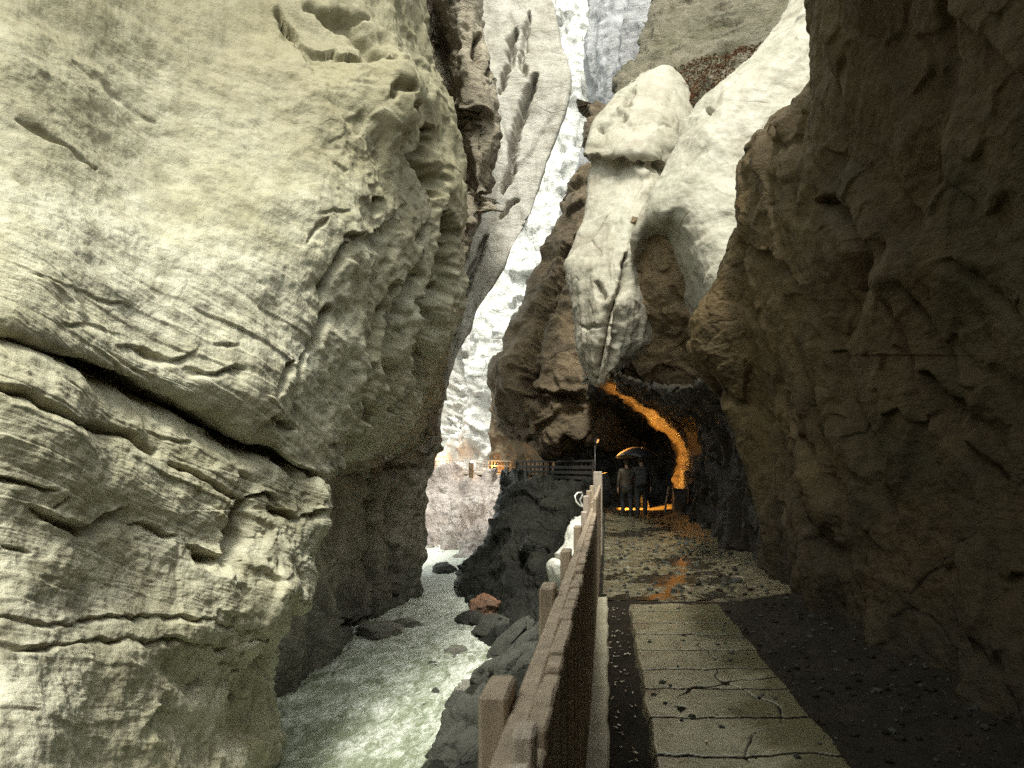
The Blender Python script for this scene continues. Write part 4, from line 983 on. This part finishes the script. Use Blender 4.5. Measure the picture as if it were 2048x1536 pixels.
    for sd, fy in ((-1, stride), (1, -stride)):
        skinned('shoe', [(sd * .11, fy - .05, .05), (sd * .113, fy + .06, .045), (sd * .12, fy + .17, .035)], [(0, 1), (1, 2)], [.05, .048, .04], M['shoe'], r)
    return r

def umbrella(top, grip, rad, label, mat, tilt):
    """eight-panel canopy with scalloped rim, ribs, shaft and handle; top = ferrule, grip = hand"""
    top, grip = Vector(top), Vector(grip)
    r = empty('umbrella', grip, label, 'umbrella')
    q = Vector(tilt).normalized().to_track_quat('Z', 'Y').to_matrix(); n = 48; nr = 10
    bm = bmesh.new(); rings = []
    c0 = top - grip
    for i in range(1, nr + 1):
        t = i / nr; ring = []
        for k in range(n):
            a = 2 * math.pi * k / n; sc = abs(math.sin(4 * a))
            rr = rad * t * (1 - .07 * sc * t); z = -rad * (.42 * t ** 2.1) + .035 * rad * sc * t * t
            ring.append(bm.verts.new(c0 + q @ Vector((rr * math.cos(a), rr * math.sin(a), z))))
        rings.append(ring)
    apex = bm.verts.new(c0)
    for k in range(n): bm.faces.new((apex, rings[0][k], rings[0][(k + 1) % n]))
    for a, b in zip(rings, rings[1:]):
        for k in range(n): bm.faces.new((a[k], b[k], b[(k + 1) % n], a[(k + 1) % n]))
    o = bm_obj('canopy', bm, mat, r, True)
    sd = o.modifiers.new('cloth', 'SOLIDIFY'); sd.thickness = .004
    for k in range(8):
        a = 2 * math.pi * k / 8
        tube('rib', [c0 + q @ Vector((rad * t * math.cos(a), rad * t * math.sin(a), -rad * .42 * t ** 2.1 - .012)) for t in (.05, .35, .7, 1.0)], .004, M['metal'], r, 5)
    tube('shaft', [c0 + q @ Vector((0, 0, .06)), c0, Vector((0, 0, 0))], .008, M['metal'], r, 6)
    tube('handle', [Vector((0, 0, .05)), Vector((0, 0, -.09)), Vector((.02, 0, -.13)), Vector((.05, 0, -.13)), Vector((.065, 0, -.10))], .013, M['fence_dark'], r, 8)
    return r

PA = Vector((0.62, 22.1, 0)); PB = Vector((1.03, 21.45, 0))
person(PA, 1.72, 0.10, 'walker in a tan jacket under the pale umbrella, left side lit orange', M['jacket_tan'], (.16, .20, 1.22))
person(PB, 1.80, -0.05, 'dark silhouetted walker with a backpack under the black umbrella', M['jacket_black'], (-.15, .20, 1.25), -0.1)
umbrella(PA + Vector((0.21, 0.22, 2.10)), PA + Vector((0.14, 0.22, 1.20)), .62, 'pale umbrella glowing orange, held by the walker in the tan jacket', M['umb_light'], (-.12, .1, 1))
umbrella(PB + Vector((0.02, 0.16, 2.07)), PB + Vector((-0.145, 0.20, 1.285)), .56, 'black open umbrella held by the dark walker with a backpack', M['umb_dark'], (.12, -.12, 1))
bp = empty('backpack', PB + Vector((0, -0.22, 1.2)), 'bulky black backpack on the back of the dark walker', 'backpack')
def soft_box(name, c, size, mat, parent):
    bm = bmesh.new(); add_box(bm, (0, 0, 0), size); bmesh.ops.subdivide_edges(bm, edges=bm.edges, cuts=2, use_grid_fill=True)
    bmesh.ops.translate(bm, vec=c, verts=bm.verts); o = bm_obj(name, bm, mat, parent, True)
    m_ = o.modifiers.new('sub', 'SUBSURF'); m_.levels = m_.render_levels = 2; return o
soft_box('pack_body', (0, 0, 0), (.36, .22, .52), M['bag'], bp)
soft_box('front_pocket', (0, -.13, -.08), (.26, .09, .26), M['bag'], bp)
soft_box('top_flap', (0, -.01, .25), (.34, .24, .10), M['bag'], bp)
for sx in (-.12, .12): tube('strap', [(sx, .06, .24), (sx * 1.1, .16, .27), (sx * 1.2, .30, .20), (sx * 1.2, .36, .02), (sx * 1.2, .28, -.14), (sx, .08, -.2)], .018, M['bag'], bp)

# ------------------------------------------------------------------ boulders
def boulder(loc, size, mat, label, seed, rot=0.0, tilt=0.0, group=None, sharp=0.35):
    bm = bmesh.new(); bmesh.ops.create_icosphere(bm, subdivisions=5, radius=1.0)
    v = np.array([x.co[:] for x in bm.verts])
    q = v * 1.1 + seed * 7.31
    d = 1 + sharp * facets(q) * 0.8 + 0.22 * fbm(q * 1.3, 4) + 0.06 * fbm(q * 5, 3) + 0.05 * facets(q * 3)
    v = v * np.clip(d, 0.5, 1.6)[:, None] * np.array(size)
    Rm = np.array(Matrix.Rotation(rot, 3, 'Z') @ Matrix.Rotation(tilt, 3, 'Y'))
    v = v @ Rm.T
    for x, c in zip(bm.verts, v): x.co = c
    o = bm_obj('boulder', bm, mat, None, True); o.location = loc
    return tag(o, label, 'boulder', group)
def on_water(px, py, dz=0.0):
    d = 8221.0 / (py - 937 + 24.9); p = P(px, py, d); return (p[0], p[1], p[2] + dz)
G1, G2 = 'boulders in the river', 'boulders on the right bank'
for i, (px, py, sx, sy, sz, mt, lab, rot, tl, dz) in enumerate([
    (768, 1268, .75, .9, .38, 'boulder', 'low grey boulder in the river at the foot of the left wall', .4, .2, .0),
    (815, 1255, .5, .6, .3, 'boulder', 'small wet boulder just right of the low boulder at the left wall', 1.0, 0, -.02),
    (892, 1144, .62, .7, .42, 'wet', 'dark boulder midstream in the white water near the far bend', .2, .3, .0),
    (946, 1390, .42, .5, .30, 'boulder', 'rounded brown boulder at the right edge of the river beside the fence foot', .9, .2, .02),
    (913, 1302, .42, .5, .16, 'boulder', 'flat grey boulder awash in midstream', 0, .1, -.05),
    (868, 1392, .12, .16, .17, 'wet', 'small pointed dark stone sticking out of the green water', .5, .4, .0),
    (852, 1416, .17, .18, .10, 'wet', 'small dark stone just below the pointed one', .9, 0, -.02),
    (905, 1448, .14, .15, .10, 'wet', 'dark stone near the bank in the nearest water', .2, .2, -.02),
    (862, 1328, .5, .35, .12, 'wet', 'thin dark rock barely breaking the rapids', .5, 0, -.08)]):
    boulder(on_water(px, py, dz), (sx, sy, sz), M[mt], lab, i + 1, rot, tl, G1)
for i, (px, py, d, sx, sy, sz, mt, lab, rot, tl) in enumerate([
    (966, 1218, 25.6, .55, .7, .42, 'red_tint', 'boulder with orange light in its colour on the right bank in front of the dark hollow', .3, -.3),
    (948, 1246, 24.6, .55, .6, .36, 'wet', 'dark pointed boulder below the orange one', .8, .3),
    (990, 1262, 23.0, .62, .7, .42, 'wet', 'dark boulder under the hollow of the right bank', 1.2, -.4),
    (1012, 1294, 20.6, .95, .42, .30, 'wet', 'long tilted dark slab with a thin upper edge on the right bank', .5, -.75),
    (1046, 1306, 19.2, .95, .42, .28, 'wet', 'second tilted slab leaning on the long one', .6, -.85),
    (1002, 1350, 17.2, .62, .6, .40, 'wet', 'dark jagged boulder below the tilted slabs', .2, -.5),
    (1030, 1345, 16.4, .8, .5, .40, 'wet', 'dark slanting boulder close under the fence', .7, -.8),
    (985, 1400, 15.0, .45, .5, .32, 'wet', 'black boulder beside the rounded brown one', .3, -.6),
    (948, 1452, 13.6, .62, .6, .52, 'wet', 'big black boulder on the bank left of the near fence post', .9, -.4),
    (912, 1505, 12.8, .55, .55, .40, 'wet', 'black boulder at the bottom edge by the green water', .4, -.3)]):
    boulder(P(px, py, d), (sx, sy, sz), M[mt], lab, i + 31, rot, tl, G2, 0.45)
# pale rock lump on the bank behind the fence
w = rock('white_boulder', [
    R((1150, 1035, 20), (1175, 1028, 19.6), (1200, 1030, 19.6)), R((1136, 1052, 19), (1160, 1050, 18.4), (1200, 1050, 18.4)),
    R((1130, 1082, 18.4), (1156, 1080, 17.7), (1200, 1080, 17.6)), R((1112, 1108, 18.2), (1145, 1105, 17.3), (1200, 1110, 17.2)),
    R((1097, 1132, 18.0), (1135, 1130, 17.0), (1200, 1140, 17.0)), R((1100, 1160, 18.0), (1130, 1165, 17.2), (1200, 1170, 17.2)),
    R((1112, 1180, 18.3), (1135, 1190, 17.8), (1200, 1200, 17.6))], M['white'], 2.5, 0.8, 'tlb', 0.6, noise=[('fbm', 0.16, 1.0), ('fbm', 0.04, 4)],
    feats=[('groove', [(1098, 1112), (1125, 1122), (1140, 1130)], 0.2, 4, 4, 2)])
del w['kind']; tag(w, 'smooth white lump bulging over the bank just behind the wooden fence', 'boulder')
# ------------------------------------------------------------------ loose stuff: gravel, leaves
def scatter_mesh(name, items, mats, label=None):
    """items: (centre, size3, rot, kind, material index)"""
    bm = bmesh.new()
    for c, s, rz, rx, mi in items:
        if s[2] < 0.003:
            a, b = s[0], s[1]
            vs = [bm.verts.new((Matrix.Rotation(rz, 3, 'Z') @ Matrix.Rotation(rx, 3, 'X') @ Vector((x * a, y * b, z * a))) + Vector(c)) for x, y, z in ((-1, 0, .25), (-.35, .5, 0), (.4, .45, .05), (1, 0, .3), (.4, -.45, .1), (-.35, -.5, -.05))]
            f = bm.faces.new(vs); f.material_index = mi
        else:
            r = bmesh.ops.create_icosphere(bm, subdivisions=1, radius=1.0)
            Rm = Matrix.Rotation(rz, 3, 'Z') @ Matrix.Rotation(rx, 3, 'X')
            for v in r['verts']:
                v.co = Rm @ Vector((v.co.x * s[0] * random.uniform(.75, 1.2), v.co.y * s[1] * random.uniform(.75, 1.2), v.co.z * s[2] * random.uniform(.75, 1.2))) + Vector(c)
            for f in {f for v in r['verts'] for f in v.link_faces}: f.material_index = mi
    o = bm_obj(name, bm, None)
    for m_ in mats: o.data.materials.append(m_)
    return tag(o, kind='stuff')
U = random.uniform
items = []
for _ in range(520):
    y = U(7.9, 15); x = U(-0.05, 1.9) if random.random() < .7 else U(1.2, 2.1); s = 0.012 + 0.03 * random.random() ** 3
    if random.random() < .02: s *= 1.8
    items.append(((x, y, float(gravel_z(np.array([[x, y, 0.0]]))[0]) + s * .3), (s * 1.3, s, s * .7), U(0, 6.3), U(-.4, .4), random.choice((0, 0, 2))))
for _ in range(110):
    x, y = U(.25, 1.2), U(2.2, 7.6); s = 0.006 + 0.016 * random.random() ** 3
    items.append(((x, y, float(slab_z(np.array([[x, y, 0.0]]))[0]) + s * .3), (s * 1.3, s, s * .6), U(0, 6.3), U(-.4, .4), 0))
for _ in range(500):
    x, y = U(1.24, 2.3), U(2.0, 7.8); s = 0.008 + 0.022 * random.random() ** 3
    items.append(((x, y, float(dirt_z(np.array([[x, y, 0.0]]))[0]) + s * .3), (s * 1.3, s, s * .7), U(0, 6.3), U(-.4, .4), random.choice((0, 2))))
scatter_mesh('gravel', items, [M['wet'], M['boulder'], M['dirt']])
M['leaf_brown'] = plain('brown_leaf', (0.22, 0.13, 0.08), 0.6); M['leaf_red'] = plain('russet_leaf', (0.30, 0.16, 0.10), 0.6)
M['leaf_pale'] = plain('pale_dry_leaf', (0.50, 0.44, 0.33), 0.55)
items = []
for _ in range(95):
    y = U(2.6, 7.6); x = U(0.01, .21); s = U(.012, .026)
    items.append(((x, y, float(dirt_z(np.array([[x, y, 0.0]]))[0]) + .012), (s, s * .6, 0), U(0, 6.3), U(-.4, .4), random.choice((0, 2, 2, 2))))
for _ in range(70):
    y = U(2.4, 7.6); x = U(.25, 1.2); s = U(.010, .022)
    items.append(((x, y, float(slab_z(np.array([[x, y, 0.0]]))[0]) + .008), (s, s * .6, 0), U(0, 6.3), U(-.3, .3), random.choice((0, 0, 1, 2))))
scatter_mesh('fallen_leaves', items, [M['leaf_brown'], M['leaf_red'], M['leaf_pale']])

# leaf carpet on the ledge of the slope
g = ROCKS['hillside'].reshape(-1, 3); q = scr(g)
poly = [(1335, 140), (1440, 105), (1560, 78), (1540, 110), (1450, 170), (1395, 230), (1372, 215), (1350, 170)]
def inside(q, poly):
    r = np.zeros(len(q), bool); n = len(poly)
    for i in range(n):
        x0, y0 = poly[i]; x1, y1 = poly[(i + 1) % n]
        c = ((y0 > q[:, 1]) != (y1 > q[:, 1])) & (q[:, 0] < (x1 - x0) * (q[:, 1] - y0) / (y1 - y0 + 1e-9) + x0)
        r ^= c
    return r
pts = g[inside(q, poly)]
items = []
for _ in range(4200):
    p = pts[random.randrange(len(pts))]; s = U(.04, .09)
    items.append(((p[0] + U(-.06, .06), p[1] + U(-.06, .06), p[2] + U(.0, .05)), (s, s * .65, 0), U(0, 6.3), U(-.3, .7), random.choice((0, 0, 1, 1, 2))))
scatter_mesh('fallen_leaves', items, [M['leaf_brown'], M['leaf_red'], M['leaf_pale']])

# ------------------------------------------------------------------ camera, light, world
cam = bpy.data.cameras.new('camera'); co = bpy.data.objects.new('camera', cam); COL.objects.link(co)
co.location = (0, 0, EYE); co.rotation_euler = (math.radians(90), 0, 0)
cam.sensor_width = 36; cam.lens = F_PX / 2048 * 36
cam.shift_x = -(VX - 1024) / 2048; cam.shift_y = (VY - 768) / 2048
cam.clip_start = 0.05; cam.clip_end = 2000
cam.dof.use_dof = True; cam.dof.focus_distance = 12; cam.dof.aperture_fstop = 5.0
S.camera = co
SUN_DIR = Vector((0.01, -0.42, 0.90)).normalized()      # towards the sun
w = bpy.data.worlds.new('World'); S.world = w; w.use_nodes = True
nt = w.node_tree; sky = nt.nodes.new('ShaderNodeTexSky'); sky.sky_type = 'NISHITA'; sky.sun_disc = False
sky.sun_elevation = math.asin(SUN_DIR.z); sky.sun_rotation = math.atan2(SUN_DIR.x, SUN_DIR.y)
sky.dust_density = 3.0; sky.ozone_density = 0.6
bg = nt.nodes['Background']; bg.inputs[1].default_value = 0.12
hs = nt.nodes.new('ShaderNodeHueSaturation'); hs.inputs['Saturation'].default_value = 0.3
nt.links.new(sky.outputs[0], hs.inputs['Color'])
mx = nt.nodes.new('ShaderNodeMix'); mx.data_type = 'RGBA'; mx.blend_type = 'MULTIPLY'; mx.inputs['Factor'].default_value = 1.0
mx.inputs[7].default_value = (0.97, 1.0, 0.88, 1)
nt.links.new(hs.outputs[0], mx.inputs[6]); nt.links.new(mx.outputs[2], bg.inputs[0])
sl = bpy.data.lights.new('sun', 'SUN'); sl.energy = 1.5; sl.angle = math.radians(12); sl.color = (1, 0.98, 0.88)
so = bpy.data.objects.new('sun', sl); COL.objects.link(so); so.rotation_euler = SUN_DIR.to_track_quat('Z', 'Y').to_euler()
S.view_settings.view_transform = 'Standard'; S.view_settings.look = 'None'
S.view_settings.exposure = 1.5; S.view_settings.gamma = 1
S.render.engine = 'CYCLES'
S.cycles.max_bounces = 8; S.cycles.diffuse_bounces = 5; S.cycles.glossy_bounces = 3
S.cycles.caustics_reflective = False; S.cycles.caustics_refractive = False
S.cycles.use_denoising = False
S.cycles.sample_clamp_indirect = 0.7; S.cycles.sample_clamp_direct = 12
